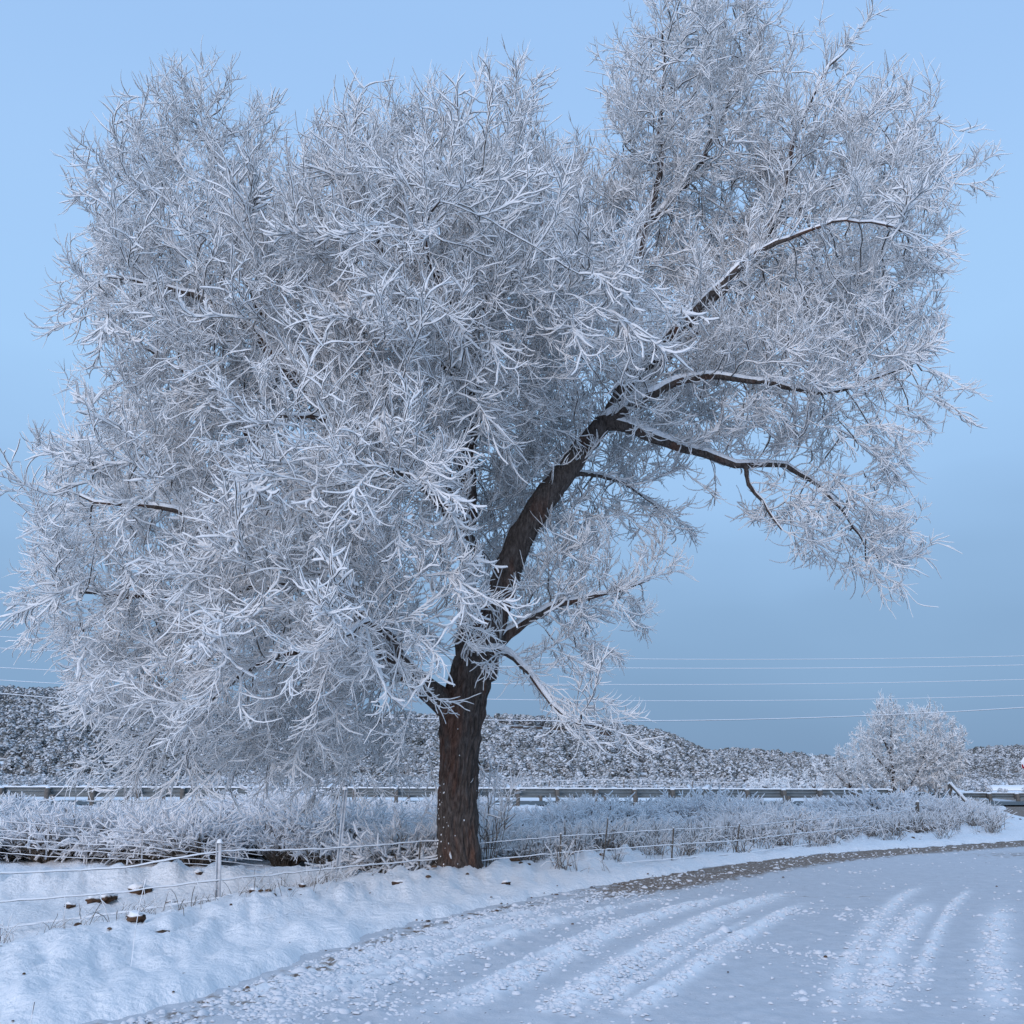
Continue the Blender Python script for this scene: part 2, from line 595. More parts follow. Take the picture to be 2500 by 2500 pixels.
def track(pts, hw, h):
    p = np.array([flat(*q) for q in pts])
    TRACKS.append((catmull(np.c_[p, np.zeros(len(p))], 0.3)[:, :2], hw, h))


# ridges of pushed-up snow between the wheel tracks, read off the ground plane
track([(780, 2462), (1042, 2359), (1300, 2268), (1500, 2218), (1650, 2188)], 0.10, 0.026)
track([(960, 2500), (1180, 2402), (1380, 2305), (1560, 2240), (1740, 2192)], 0.07, 0.020)
track([(1060, 2495), (1300, 2372), (1480, 2282), (1620, 2230), (1790, 2186)], 0.13, 0.040)
track([(1290, 2500), (1480, 2390), (1640, 2292), (1760, 2232), (1920, 2178)], 0.15, 0.046)
track([(1400, 2500), (1570, 2392), (1720, 2300), (1850, 2236)], 0.06, 0.022)
track([(1490, 2500), (1600, 2432), (1720, 2348), (1840, 2270), (1960, 2205)], 0.10, 0.036)
track([(2030, 2500), (2050, 2420), (2090, 2320), (2190, 2200), (2260, 2160)], 0.10, 0.020)
track([(2130, 2500), (2140, 2420), (2180, 2310), (2270, 2200)], 0.12, 0.024)
track([(2230, 2420), (2270, 2320), (2320, 2220), (2370, 2170)], 0.06, 0.026)
track([(2440, 2500), (2430, 2400), (2430, 2280), (2450, 2200)], 0.14, 0.018)
track([(480, 2485), (820, 2362), (1120, 2268), (1400, 2205)], 0.20, 0.022)
track([(640, 2480), (950, 2358), (1200, 2276), (1420, 2222)], 0.16, 0.020)


def track_h(x, y):
    sh = x.shape
    p = np.stack([x.ravel(), y.ravel()], 1)
    H = np.zeros(len(p))
    for tr, hw, h in TRACKS:
        lo, hi = tr.min(0) - 1, tr.max(0) + 1
        k = np.where((p[:, 0] > lo[0]) & (p[:, 0] < hi[0]) & (p[:, 1] > lo[1]) & (p[:, 1] < hi[1]))[0]
        if not len(k): continue
        q = p[k]
        best = np.full(len(q), 1e9); fade = np.zeros(len(q)); nt_r = len(tr) - 1
        for i in range(0, nt_r):
            a, b = tr[i], tr[i + 1]; ab = b - a
            t = np.clip(((q - a) @ ab) / (ab @ ab), 0, 1)
            dv = q - a - t[:, None] * ab
            dd_ = np.einsum('ij,ij->i', dv, dv); nb_ = dd_ < best
            best[nb_] = dd_[nb_]; fade[nb_] = min(1.0, (i + 0.3) / (0.12 * nt_r), (nt_r - i - 0.3) / (0.2 * nt_r))
        br = 0.9 + 0.45 * noise2(q[:, 0] * 1.7, q[:, 1] * 1.7)
        H[k] = np.maximum(H[k], 1.35 * h * np.exp(-best / (hw * hw)) * np.clip(br, 0.1, 1.3) * fade)
    return H.reshape(sh)


ra = np.linspace(-0.66, 0.80, 460)
X, Y_ = polar_sheet(3.5, 95, 430, ra)
D, S_ = edge_d(X, Y_)
TH = track_h(X, Y_)
near = 1 - sstep(25, 45, np.hypot(X, Y_))
clod = np.clip(noise2(X * 7, Y_ * 7) + 0.5 * noise2(X * 15, Y_ * 15), -0.1, 1)
edgek = np.exp(-((D + 0.9) / 0.9) ** 2)
patch = np.clip(fbm(X * 0.45 + 3, Y_ * 0.45, 3) + 0.1, 0, 1)
Z = TH * (0.75 + 0.6 * clod) + near * clod * (0.006 + 0.020 * edgek + 0.016 * patch) + near * fbm(X * 2.5, Y_ * 2.5, 2) * 0.008 + near * (np.abs(noise2(X * 9 + 5, Y_ * 9)) - 0.3) * 0.010
hzr = np.clip(0.34 - 0.0048 * (X + 22), -0.05, 0.5)
k2 = sstep(-6, 6, rail_dist(X, Y_))
Z = Z * (1 - k2) + (hzr - 0.03) * k2
# bare gravel: a strip along the far road edge and patches toward the junction
P0 = np.argmin(np.hypot(*( _e - flat(1300, 2192)).T)); s0 = _es[P0]
strip = 0.85 * np.exp(-((D + 0.6) / 0.8) ** 2) * sstep(s0 - 1.5, s0 + 2.5, S_)
strip2 = np.exp(-((D + 0.05) / 0.22) ** 2) * sstep(s0 + 1, s0 + 3, S_)
edge_dirt = np.exp(-((D + 0.25) / 0.35) ** 2) * 0.62 * (1 - sstep(s0 - 1, s0 + 3, S_)) * (0.75 + 0.8 * noise2(X * 6, Y_ * 6))
farp = np.exp(-(((X - 12.5) / 4.0) ** 2 + ((Y_ - 22.5) / 1.6) ** 2)) * 0.62
apron = sstep(27, 36, Y_) * 0.95 * (D < 0.5) * (1 - 0.75 * np.exp(-((D + 2.2) / 0.9) ** 2))
line1 = np.exp(-(((X - 4.3) / 1.9) ** 2 + ((Y_ - 14.9) / 0.10) ** 2)) * 0.5
dirt = np.maximum.reduce([strip, strip2, edge_dirt, farp, apron, line1])
F = grid_faces(430, 460)
keep = (D.ravel()[F] < 0.6).any(axis=1)


def road_mat():
    m, t, b = mat('snowy_gravel_road')
    a = N(t, 'ShaderNodeAttribute', attribute_name='dirt')
    a2 = N(t, 'ShaderNodeAttribute', attribute_name='ridge')
    n = noise_node(t, 5.5, 6, 0.72)
    n2 = noise_node(t, 17, 4, 0.7)
    # snow thins out to gravel
    s = N(t, 'ShaderNodeMath', operation='MULTIPLY_ADD'); s.inputs[1].default_value = 1.5; s.inputs[2].default_value = -0.75
    t.links.new(n.outputs['Fac'], s.inputs[0])
    s2 = N(t, 'ShaderNodeMath', operation='ADD')
    t.links.new(a.outputs['Fac'], s2.inputs[0]); t.links.new(s.outputs[0], s2.inputs[1])
    mr = t.nodes.new('ShaderNodeMapRange')
    mr.inputs['From Min'].default_value = 0.40; mr.inputs['From Max'].default_value = 0.66
    t.links.new(s2.outputs[0], mr.inputs['Value'])
    gr = ramp_node(t, n2.outputs['Fac'], [(0.3, (0.075, 0.052, 0.037)), (0.5, (0.21, 0.152, 0.112)), (0.68, (0.46, 0.42, 0.39))])
    sn = ramp_node(t, n.outputs['Fac'], [(0.25, (0.47, 0.49, 0.52)), (0.6, (0.575, 0.59, 0.62))])
    mxr = N(t, 'ShaderNodeMixRGB'); mxr.inputs['Color2'].default_value = (0.86, 0.87, 0.885, 1)
    t.links.new(a2.outputs['Fac'], mxr.inputs['Fac']); t.links.new(sn.outputs[0], mxr.inputs['Color1'])
    # sparse dark grit showing through the packed snow
    g = noise_node(t, 30, 2, 0.5)
    g2 = noise_node(t, 0.8, 3, 0.6)
    gm = N(t, 'ShaderNodeMath', operation='MULTIPLY_ADD'); gm.inputs[1].default_value = 0.26
    t.links.new(g2.outputs['Fac'], gm.inputs[0]); t.links.new(g.outputs['Fac'], gm.inputs[2])
    gmr = t.nodes.new('ShaderNodeMapRange')
    gmr.inputs['From Min'].default_value = 0.845; gmr.inputs['From Max'].default_value = 0.90
    t.links.new(gm.outputs[0], gmr.inputs['Value'])
    mxg = N(t, 'ShaderNodeMixRGB'); mxg.inputs['Color2'].default_value = (0.10, 0.09, 0.085, 1)
    t.links.new(gmr.outputs[0], mxg.inputs['Fac']); t.links.new(mxr.outputs[0], mxg.inputs['Color1'])
    mx = N(t, 'ShaderNodeMixRGB')
    t.links.new(mr.outputs[0], mx.inputs['Fac'])
    t.links.new(mxg.outputs[0], mx.inputs['Color1']); t.links.new(gr.outputs[0], mx.inputs['Color2'])
    t.links.new(mx.outputs[0], b.inputs['Base Color'])
    b.inputs['Roughness'].default_value = 0.8
    bump(t, b, n2.outputs['Fac'], 0.45, 0.02)
    return m


V = np.stack([X, Y_, Z], -1).reshape(-1, 3)
tag(build('road', V, F[keep], road_mat(), attrs={'dirt': dirt.ravel(), 'ridge': np.clip(TH / 0.03, 0, 1).ravel()}), kind='structure')

# loose lumps of snow thrown up by wheels: real little mounds on the road
tmpl_a = np.linspace(0, 2 * PI, 6, endpoint=False)
T0 = np.vstack([np.c_[np.cos(tmpl_a), np.sin(tmpl_a), np.zeros(6) - 0.2], np.c_[0.62 * np.cos(tmpl_a + .5), 0.62 * np.sin(tmpl_a + .5), np.zeros(6) + 0.55], [(0, 0, 0.8)]])
i6 = np.arange(6); j6 = (i6 + 1) % 6
TF = np.vstack([np.c_[i6, j6, 6 + i6], np.c_[j6, 6 + j6, 6 + i6], np.c_[6 + i6, 6 + j6, np.full(6, 12)]])
nT = 520000
rr = 5.5 * np.exp(rng.uniform(0, 1, nT) * math.log(32 / 5.5)); aa = rng.uniform(-0.55, 0.62, nT)
cx, cy = rr * np.sin(aa), rr * np.cos(aa)
cd, cs = edge_d(cx, cy)
cth = track_h(cx, cy)
pt_ = np.clip(fbm(cx * 0.5 + 3, cy * 0.5, 3) * 1.1, 0, 1) * (0.4 + 0.6 * sstep(20, 9, cy))
pr = 0.010 + 0.85 * np.clip(cth / 0.03, 0, 1) ** 1.3 + 0.9 * np.exp(-((cd + 0.6) / 0.6) ** 2) * (1 - 0.75 * sstep(s0, s0 + 3, cs)) + 0.45 * pt_
pr = pr * np.clip(0.55 + 0.9 * noise2(cx * 2.2, cy * 2.2), 0.05, 1.2)
ok = (cd < -0.03) & (rng.uniform(0, 1, nT) < pr * 0.45)
cx, cy, cth = cx[ok], cy[ok], cth[ok]
n_ = len(cx)
print('clods', n_)
ck = []
for i in range(10):
    r_ = np.random.default_rng(50 + i)
    ac = Acc(); Q = T0 * r_.uniform(0.7, 1.3, (13, 1)) * np.array((r_.uniform(1.0, 1.6), r_.uniform(0.9, 1.3), r_.uniform(0.5, 0.8)))
    ac.add(Q @ rotz(r_.uniform(0, 6)).T, TF); ck.append(ac)
so = scatter('snow_clods', ck, np.c_[cx, cy, cth * 0.75 + 0.002], rng.uniform(0, 6.28, n_), rng.lognormal(math.log(0.0125), 0.42, n_) * (1 + 0.012 * np.hypot(cx, cy)), rng.integers(0, 10, n_), M_LUMP)
tag(so, 'loose lumps of snow scattered over the road tracks', 'snow', kind='stuff')


# ------------------------------------------------------------------ highway beyond the guardrail
def strip_sheet(name, g0, g1, x0, x1, dz, m, nx=80):
    xs = np.linspace(x0, x1, nx)
    Vs = []
    for g in (g0, g1):
        yy = RAIL_Y0 + RAIL_M * xs + g * math.hypot(1, RAIL_M)
        zz = np.clip(0.34 - 0.0048 * (xs + 22), -0.05, 0.5) + dz
        Vs.append(np.c_[xs, yy, zz])
    i = np.arange(nx - 1)
    return build(name, np.vstack(Vs), np.c_[i, i + 1, i + 1 + nx, i + nx], m, smooth=False)


M_ASPH = plain('wet_asphalt', (0.055, 0.052, 0.05), 0.5, 0, 0.6, 0.35, 0)
tag(strip_sheet('highway', 1.4, 9.6, -120, 140, 0.03, M_ASPH), kind='structure')


# ------------------------------------------------------------------ trees
class Tree:
    """limbs laid by hand, boughs grown by space colonisation into the crown's lobes, snow-laden twigs on every bough"""
    def __init__(s, step):
        s.step = step
        s.pos = []; s.par = []; s.rad = []; s.limb = []
        s.limbs = []

    def limb_in(s, pts, lid):
        P = catmull(pts, s.step * 0.9)
        k = len(P)
        wob = np.cumsum(rng.normal(0, 1, (k, 3)), 0); wob -= np.linspace(0, 1, k)[:, None] * wob[-1]
        P[:, :3] += wob * s.step * 0.10 * (P[:, 3:4] < 0.2)
        if s.pos:
            q = np.array(s.pos)
            par = int(np.argmin(np.linalg.norm(q - P[0, :3], axis=1)))
            if lid > 0:
                P[0, :3] = q[par]
        else:
            par = -1
        ids = []
        for i, p in enumerate(P):
            s.pos.append(p[:3].copy()); s.par.append(par); s.rad.append(p[3]); s.limb.append(lid)
            par = len(s.pos) - 1; ids.append(par)
        s.limbs.append((P[:, :3].copy(), P[:, 3].copy()))

    def grow(s, attr, infl, kill, iters=70, inertia=0.45, maxkids=3):
        pos = np.array(s.pos); par = list(s.par)
        n0 = len(pos)
        cap = n0 + 40000
        Pn = np.empty((cap, 3)); Pn[:n0] = pos
        Dn = np.zeros((cap, 3)); kids = np.zeros(cap, int)
        for i in range(n0):
            if par[i] >= 0:
                d = pos[i] - pos[par[i]]; Dn[i] = d / (np.linalg.norm(d) + 1e-9)
        n = n0
        A = attr.copy()
        nd = np.full(len(A), 1e9); ni = np.zeros(len(A), int)

        def upd(lo, hi):
            for c in range(lo, hi, 400):
                e = min(hi, c + 400)
                d2 = ((A[:, None, :] - Pn[None, c:e]) ** 2).sum(-1)
                j = d2.argmin(1); m = d2[np.arange(len(A)), j]
                k = m < nd
                nd[k] = m[k]; ni[k] = c + j[k]
        upd(0, n0)
        for it in range(iters):
            live = nd > kill * kill
            A = A[live]; nd = nd[live]; ni = ni[live]
            act = nd < infl * infl
            if not act.any(): break
            idx = ni[act]; v = A[act] - Pn[idx]; v /= np.linalg.norm(v, axis=1, keepdims=True) + 1e-9
            acc = np.zeros((n, 3)); np.add.at(acc, idx, v)
            g = np.unique(idx)
            g = g[kids[g] < maxkids]
            if not len(g): break
            d = acc[g]; d /= np.linalg.norm(d, axis=1, keepdims=True) + 1e-9
            d = d + inertia * Dn[g] + rng.normal(0, 0.16, d.shape)
            d /= np.linalg.norm(d, axis=1, keepdims=True) + 1e-9
            m = len(g)
            if n + m > cap: break
            Pn[n:n + m] = Pn[g] + d * s.step; Dn[n:n + m] = d
            kids[g] += 1
            par.extend(int(i) for i in g)
            upd(n, n + m)
            n += m
        s.P = Pn[:n].copy(); s.D = Dn[:n].copy(); s.par = np.array(par)
        s.n0 = n0
        # thickness by the pipe rule
        e = 2.3; r0 = s.step * 0.026
        acc = np.zeros(n); 
        kids = np.zeros(n, int)
        for i in range(n - 1, n0 - 1, -1):
            if kids[i] == 0: acc[i] = r0 ** e
            acc[i] += (0.0025 * s.step) ** e
            p = s.par[i]; acc[p] += acc[i]; kids[p] += 1
        r = acc ** (1 / e)
        r[:n0] = np.array(s.rad)
        for i in range(n0, n):
            r[i] = min(r[i], r[s.par[i]] * 0.85)
        s.r = r
        s.kids = kids

    def chains(s):
        n = len(s.P)
        main = np.full(n, -1); best = np.zeros(n)
        for i in range(s.n0, n):
            p = s.par[i]
            if p >= s.n0 and s.r[i] > best[p]:
                best[p] = s.r[i]; main[p] = i
        out_ = []
        for i in range(s.n0, n):
            p = s.par[i]
            if p < s.n0 or main[p] != i:
                c = [p, i]
                while main[c[-1]] >= 0: c.append(main[c[-1]])
                out_.append(c)
        out_.sort(key=lambda c: -s.r[c[1]] * len(c) ** 0.5)
        return out_


def strands(p0, d0, Ln, K, droop, curl, jit):
    """many curved shoots at once: droop pulls down along the way, curl lifts the tips"""
    n = len(p0)
    P = np.empty((n, K + 1, 3)); P[:, 0] = p0
    d = d0 / (np.linalg.norm(d0, axis=1, keepdims=True) + 1e-9)
    z = np.array((0, 0, 1.0))
    for k in range(K):
        f = (k + 0.5) / K
        d = d + z * (-droop * (1 - f) + curl * f * f)[:, None] + rng.normal(0, 1, (n, 3)) * jit
        d /= np.linalg.norm(d, axis=1, keepdims=True) + 1e-9
        P[:, k + 1] = P[:, k] + d * (Ln / K)[:, None]
    return P


BINS = np.array((-72, -45, -18, 12, 42, 76), float)


def spray_kind(el_deg, heavy, r_, L0=0.84, rs0=0.0116, rw0=0.0050, M2=1.0):
    """one snow-laden shoot with its side shoots, growing along +x at the given rise; snow lies on the upper sides"""
    el_ = math.radians(el_deg)
    ac = Acc()

    def shoot(p0, d0, Ln, K, droop, curl, jit, thick, bare):
        P = np.empty((1, K + 2, 3)); P[0, 0] = p0
        d = d0 / np.linalg.norm(d0); wv = r_.normal(0, 1, 3) * jit
        bend = np.cross(d, r_.normal(0, 1, 3)) * jit * 1.0
        for k in range(K):
            f = (k + .5) / K
            wv = wv * 0.35 + r_.normal(0, 1, 3) * jit
            d = d + wv + bend + np.array((0, 0, -droop * (1 - f) + curl * f * f)); d /= np.linalg.norm(d)
            P[0, k + 1] = P[0, k] + d * Ln / K
        P[0, K + 1] = P[0, K] + d * rs0 * 0.8
        f = np.append(np.linspace(0, 1, K + 1), 1.0)
        rw = rw0 * (1 - 0.72 * f) * (0.6 + 0.4 * thick)
        rs = rs0 * thick * (1 - 0.22 * f ** 3) * (1 + 0.20 * r_.normal(0, 1, K + 2))
        if bare: rs = rs * np.clip((1.05 - f) / 0.45, 0.12, 1)
        rs[0] *= 0.85; rs[-2] *= 0.85; rs[-1] = rs[-2] * 0.4; rw[-1] *= 0.4
        V, F, A = snow_tubes(P, rw[None], np.clip(rs, rs0 * 0.1, None)[None])
        ac.add(V, F, A)
        return P[0]
    down = el_deg < 0
    start = el_ + math.radians(18 if down else -14)
    K = 9
    dr = (0.12 if down else -0.04) + r_.uniform(-0.03, 0.08)
    cu = r_.uniform(0.1, 0.5) if el_deg > -60 else r_.uniform(-0.05, 0.35)
    th = (1.8 if heavy else 1.0) * r_.uniform(0.8, 1.2)
    Ln = L0 * r_.uniform(0.8, 1.25)
    bare = el_deg > 30 and r_.uniform() < 0.55
    P = shoot(np.zeros(3), np.array((math.cos(start), r_.normal(0, 0.1), math.sin(start))), Ln, K, dr, cu * 0.8, 0.09, th, bare)
    for i in range(int(r_.integers(10, 16) * M2)):
        k = int(r_.integers(1, K)); f = r_.uniform()
        q0 = P[k] * (1 - f) + P[k + 1] * f
        d = P[k + 1] - P[k]; d /= np.linalg.norm(d)
        d1 = d * 1.0 + r_.normal(0, 0.36, 3) + np.array((0, 0, -0.15 if down else 0.12))
        Q = shoot(q0, d1, Ln * r_.uniform(0.25, 0.62), 6, dr * 0.9, cu * 1.0, 0.125, th * r_.uniform(0.65, 1.0), bare)
        for j in range(int(r_.integers(0, 3))):
            kk = int(r_.integers(1, 4))
            d = Q[kk + 1] - Q[kk]; d /= np.linalg.norm(d)
            shoot(Q[kk], d * 0.8 + r_.normal(0, 0.45, 3), Ln * r_.uniform(0.12, 0.28), 4, dr * 0.8, cu, 0.16, th * 0.75, bare)
    return ac


def twig_coat(name, T, lobes_c, lobes_r, lobes_droop, lob_of, par, m, parent):
    """sprays of twigs on every thin bough of tree T, as one part"""
    nn = np.arange(len(T.P))
    sel = nn[(nn >= T.n0) & (T.r < par['maxr'])]
    lsel = nn[(nn < T.n0) & (T.r < par['limbr'])]
    n_each = np.concatenate([np.where(T.kids[sel] == 0, par['tip'], par['mid']), np.full(len(lsel), par['limb'])])
    n_each = (n_each + rng.uniform(0, 1, len(n_each))).astype(int)
    idx = np.repeat(np.concatenate([sel, lsel]), n_each)
    onlimb = idx < T.n0
    p0 = T.P[idx]
    lb = lob_of(p0)
    outw = (p0 - lobes_c[lb]) / lobes_r[lb][:, None]
    rad = np.linalg.norm(outw, axis=1, keepdims=True)
    outw = outw / np.maximum(rad, 1.0)
    dr = lobes_droop[lb]
    Dn = np.where(onlimb[:, None], T.D[idx] * 0.5, T.D[idx])
    flow = p0 - par['hub']; flow /= np.linalg.norm(flow, axis=1, keepdims=True)
    d0 = Dn * 0.65 + rng.normal(0, 1, (len(idx), 3)) * 0.30 + outw * 0.55 + flow * 0.65
    d0[:, 2] += -dr * 0.75 + 0.10 + 0.25 * onlimb
    d0 /= np.linalg.norm(d0, axis=1, keepdims=True)
    el_ = np.degrees(np.arcsin(np.clip(d0[:, 2], -1, 1))) + rng.normal(0, 8, len(idx))
    b = np.abs(el_[:, None] - BINS[None]).argmin(1)
    nv = par['nv']
    heavy = rng.uniform(0, 1, len(idx)) < par['heavy'](p0)
    ki = (b * 2 + heavy) * nv + rng.integers(0, nv, len(idx))
    kinds = []
    for bi in range(len(BINS)):
        for h in (0, 1):
            for v in range(nv):
                kinds.append(spray_kind(BINS[bi], h, np.random.default_rng(1000 + bi * 100 + h * 50 + v), **par['spray']))
    sc_ = rng.uniform(0.72, 1.28, len(idx)) * par['size'](p0, rad[:, 0])
    print(name, 'sprays', len(idx))
    return tag(scatter(name, kinds, p0, np.arctan2(d0[:, 1], d0[:, 0]), sc_, ki, m, parent), kind='stuff')


# ---- the big tree beside the road
TY = 17.5


def tp(u, v, dy, r):
    return (*at(u, v, TY + dy, 1932.0), r)


LIMBS = [
    # trunk first
    [(866, 1672, 0, .50), (866, 1652, 0, .43), (865, 1625, 0, .36), (863, 1560, 0, .325), (866, 1460, 0, .315), (871, 1370, 0, .35), (884, 1290, 0, .36), (893, 1225, 0, .27)],
    # centre leader
    [(884, 1300, .1, .24), (880, 1150, .2, .18), (882, 1000, .3, .165), (878, 880, .4, .155), (900, 730, .5, .13), (885, 620, .5, .11), (850, 520, .6, .09), (830, 400, .7, .07), (822, 310, .7, .035), (806, 260, .8, .014)],
    # great right limb
    [(905, 1280, 0, .30), (935, 1150, .1, .25), (985, 1010, .2, .24), (1060, 900, .3, .22), (1135, 805, .4, .175), (1190, 720, .4, .135), (1280, 625, .5, .105), (1400, 500, .8, .082), (1470, 415, 1, .06), (1560, 355, 1.2, .036), (1680, 300, 1.4, .015)],
    [(1150, 790, .4, .13), (1230, 745, .2, .09), (1330, 705, 0, .07), (1450, 715, -.1, .052), (1560, 740, -.2, .036), (1680, 700, -.3, .018), (1750, 675, -.4, .015)],
    [(1150, 795, .4, .13), (1280, 840, .8, .09), (1390, 880, 1.1, .07), (1480, 885, 1.3, .052), (1560, 930, 1.5, .034), (1620, 1010, 1.6, .018), (1635, 1070, 1.6, .015)],
    [(1400, 880, 1.1, .05), (1425, 935, 1.0, .035), (1475, 1000, .9, .015)],
    [(1190, 720, .4, .12), (1200, 600, 1.0, .11), (1215, 490, 1.3, .10), (1235, 400, 1.5, .085), (1252, 330, 1.6, .065), (1255, 200, 1.7, .045), (1250, 60, 1.8, .03)],
    [(1228, 420, 1.5, .07), (1300, 340, 2, .06), (1370, 230, 2.2, .045), (1430, 90, 2.4, .02)],
    [(1230, 680, .5, .10), (1340, 560, -.6, .07), (1450, 470, -1, .045), (1570, 420, -1.4, .02), (1690, 430, -1.6, .018)],
    [(1450, 440, 1, .07), (1490, 330, .8, .055), (1512, 240, .7, .045), (1560, 150, .6, .028), (1600, 92, .6, .012)],
    [(1135, 805, .4, .10), (1200, 740, 2, .08), (1330, 620, 3, .06), (1450, 560, 3.6, .03)],
    [(1060, 900, .3, .07), (1120, 900, 1.5, .04), (1200, 930, 2.2, .02), (1255, 975, 2.5, .012)],
    # left upper
    [(875, 960, .3, .15), (760, 860, -.5, .13), (640, 770, -1.0, .115), (560, 700, -1.2, .10), (470, 610, -1.3, .08), (410, 565, -1.4, .065), (330, 545, -1.5, .035), (190, 520, -1.5, .010)],
    [(560, 700, -1.2, .075), (480, 560, -.5, .06), (435, 430, 0, .05), (415, 320, .2, .04), (384, 250, .3, .024), (372, 195, .3, .010)],
    [(440, 450, 0, .045), (320, 370, -.6, .035), (262, 285, -.8, .015)],
    [(898, 735, .5, .11), (790, 640, -.6, .09), (735, 540, -1.0, .075), (690, 380, -1.2, .055), (678, 300, -1.2, .026), (684, 260, -1.2, .010)],
    [(885, 620, .5, .09), (930, 565, -.2, .07), (1005, 490, -.6, .055), (1020, 380, -.7, .04), (985, 280, -.6, .022), (968, 215, -.6, .010)],
    [(885, 620, .5, .09), (960, 520, 2, .07), (1050, 400, 3, .05), (1100, 310, 3.4, .02)],
    # left lower
    [(872, 1360, 0, .24), (775, 1265, -.5, .17), (705, 1180, -.9, .15), (620, 1110, -1.2, .12), (540, 1070, -1.5, .09), (430, 1010, -1.8, .06), (300, 960, -2, .04), (150, 935, -2.2, .015)],
    [(705, 1180, -.9, .12), (625, 1050, -.2, .10), (580, 970, .1, .09), (510, 895, .2, .08), (440, 800, .3, .06), (380, 720, .4, .04), (260, 650, .4, .018)],
    [(620, 1110, -1.2, .08), (480, 1110, -.8, .065), (330, 1120, -.6, .05), (180, 1125, -.6, .035), (70, 1098, -.6, .012)],
    [(705, 1180, -.9, .08), (600, 1220, -1.8, .06), (480, 1260, -2.4, .04), (400, 1320, -2.6, .018)],
    [(775, 1265, -.5, .10), (650, 1200, 2, .08), (500, 1200, 3.2, .06), (380, 1250, 3.8, .03)],
    [(510, 895, .2, .06), (380, 870, 1.5, .045), (230, 845, 2, .03), (130, 825, 2.2, .012)],
    # towards the camera
    [(880, 1000, .3, .11), (840, 960, -1.5, .085), (790, 900, -3, .06), (740, 890, -4, .025)],
    [(775, 1265, -.5, .09), (730, 1200, -2, .07), (690, 1180, -3.2, .05), (650, 1200, -4, .02)],
    [(885, 620, .5, .10), (830, 540, -1.6, .06), (800, 440, -3, .035), (830, 380, -4, .010)],
    [(760, 860, -.5, .09), (650, 800, -2.2, .055), (560, 780, -3.4, .03), (480, 800, -4, .010)],
    # away from the camera
    [(878, 880, .4, .11), (840, 760, 2.5, .085), (780, 600, 4, .06), (740, 450, 4.8, .025)],
    [(1190, 720, .4, .10), (1150, 560, 2.5, .075), (1120, 420, 3.8, .03)],
    # low right sprays
    [(915, 1240, 0, .13), (975, 1185, .2, .085), (1040, 1145, .4, .065), (1110, 1125, .5, .045), (1180, 1110, .6, .022), (1225, 1095, .7, .008)],
    [(910, 1250, 0, .10), (950, 1225, -.4, .065), (1000, 1270, -.9, .048), (1040, 1325, -1.3, .034), (1090, 1358, -1.5, .02), (1135, 1372, -1.5, .010)],
]
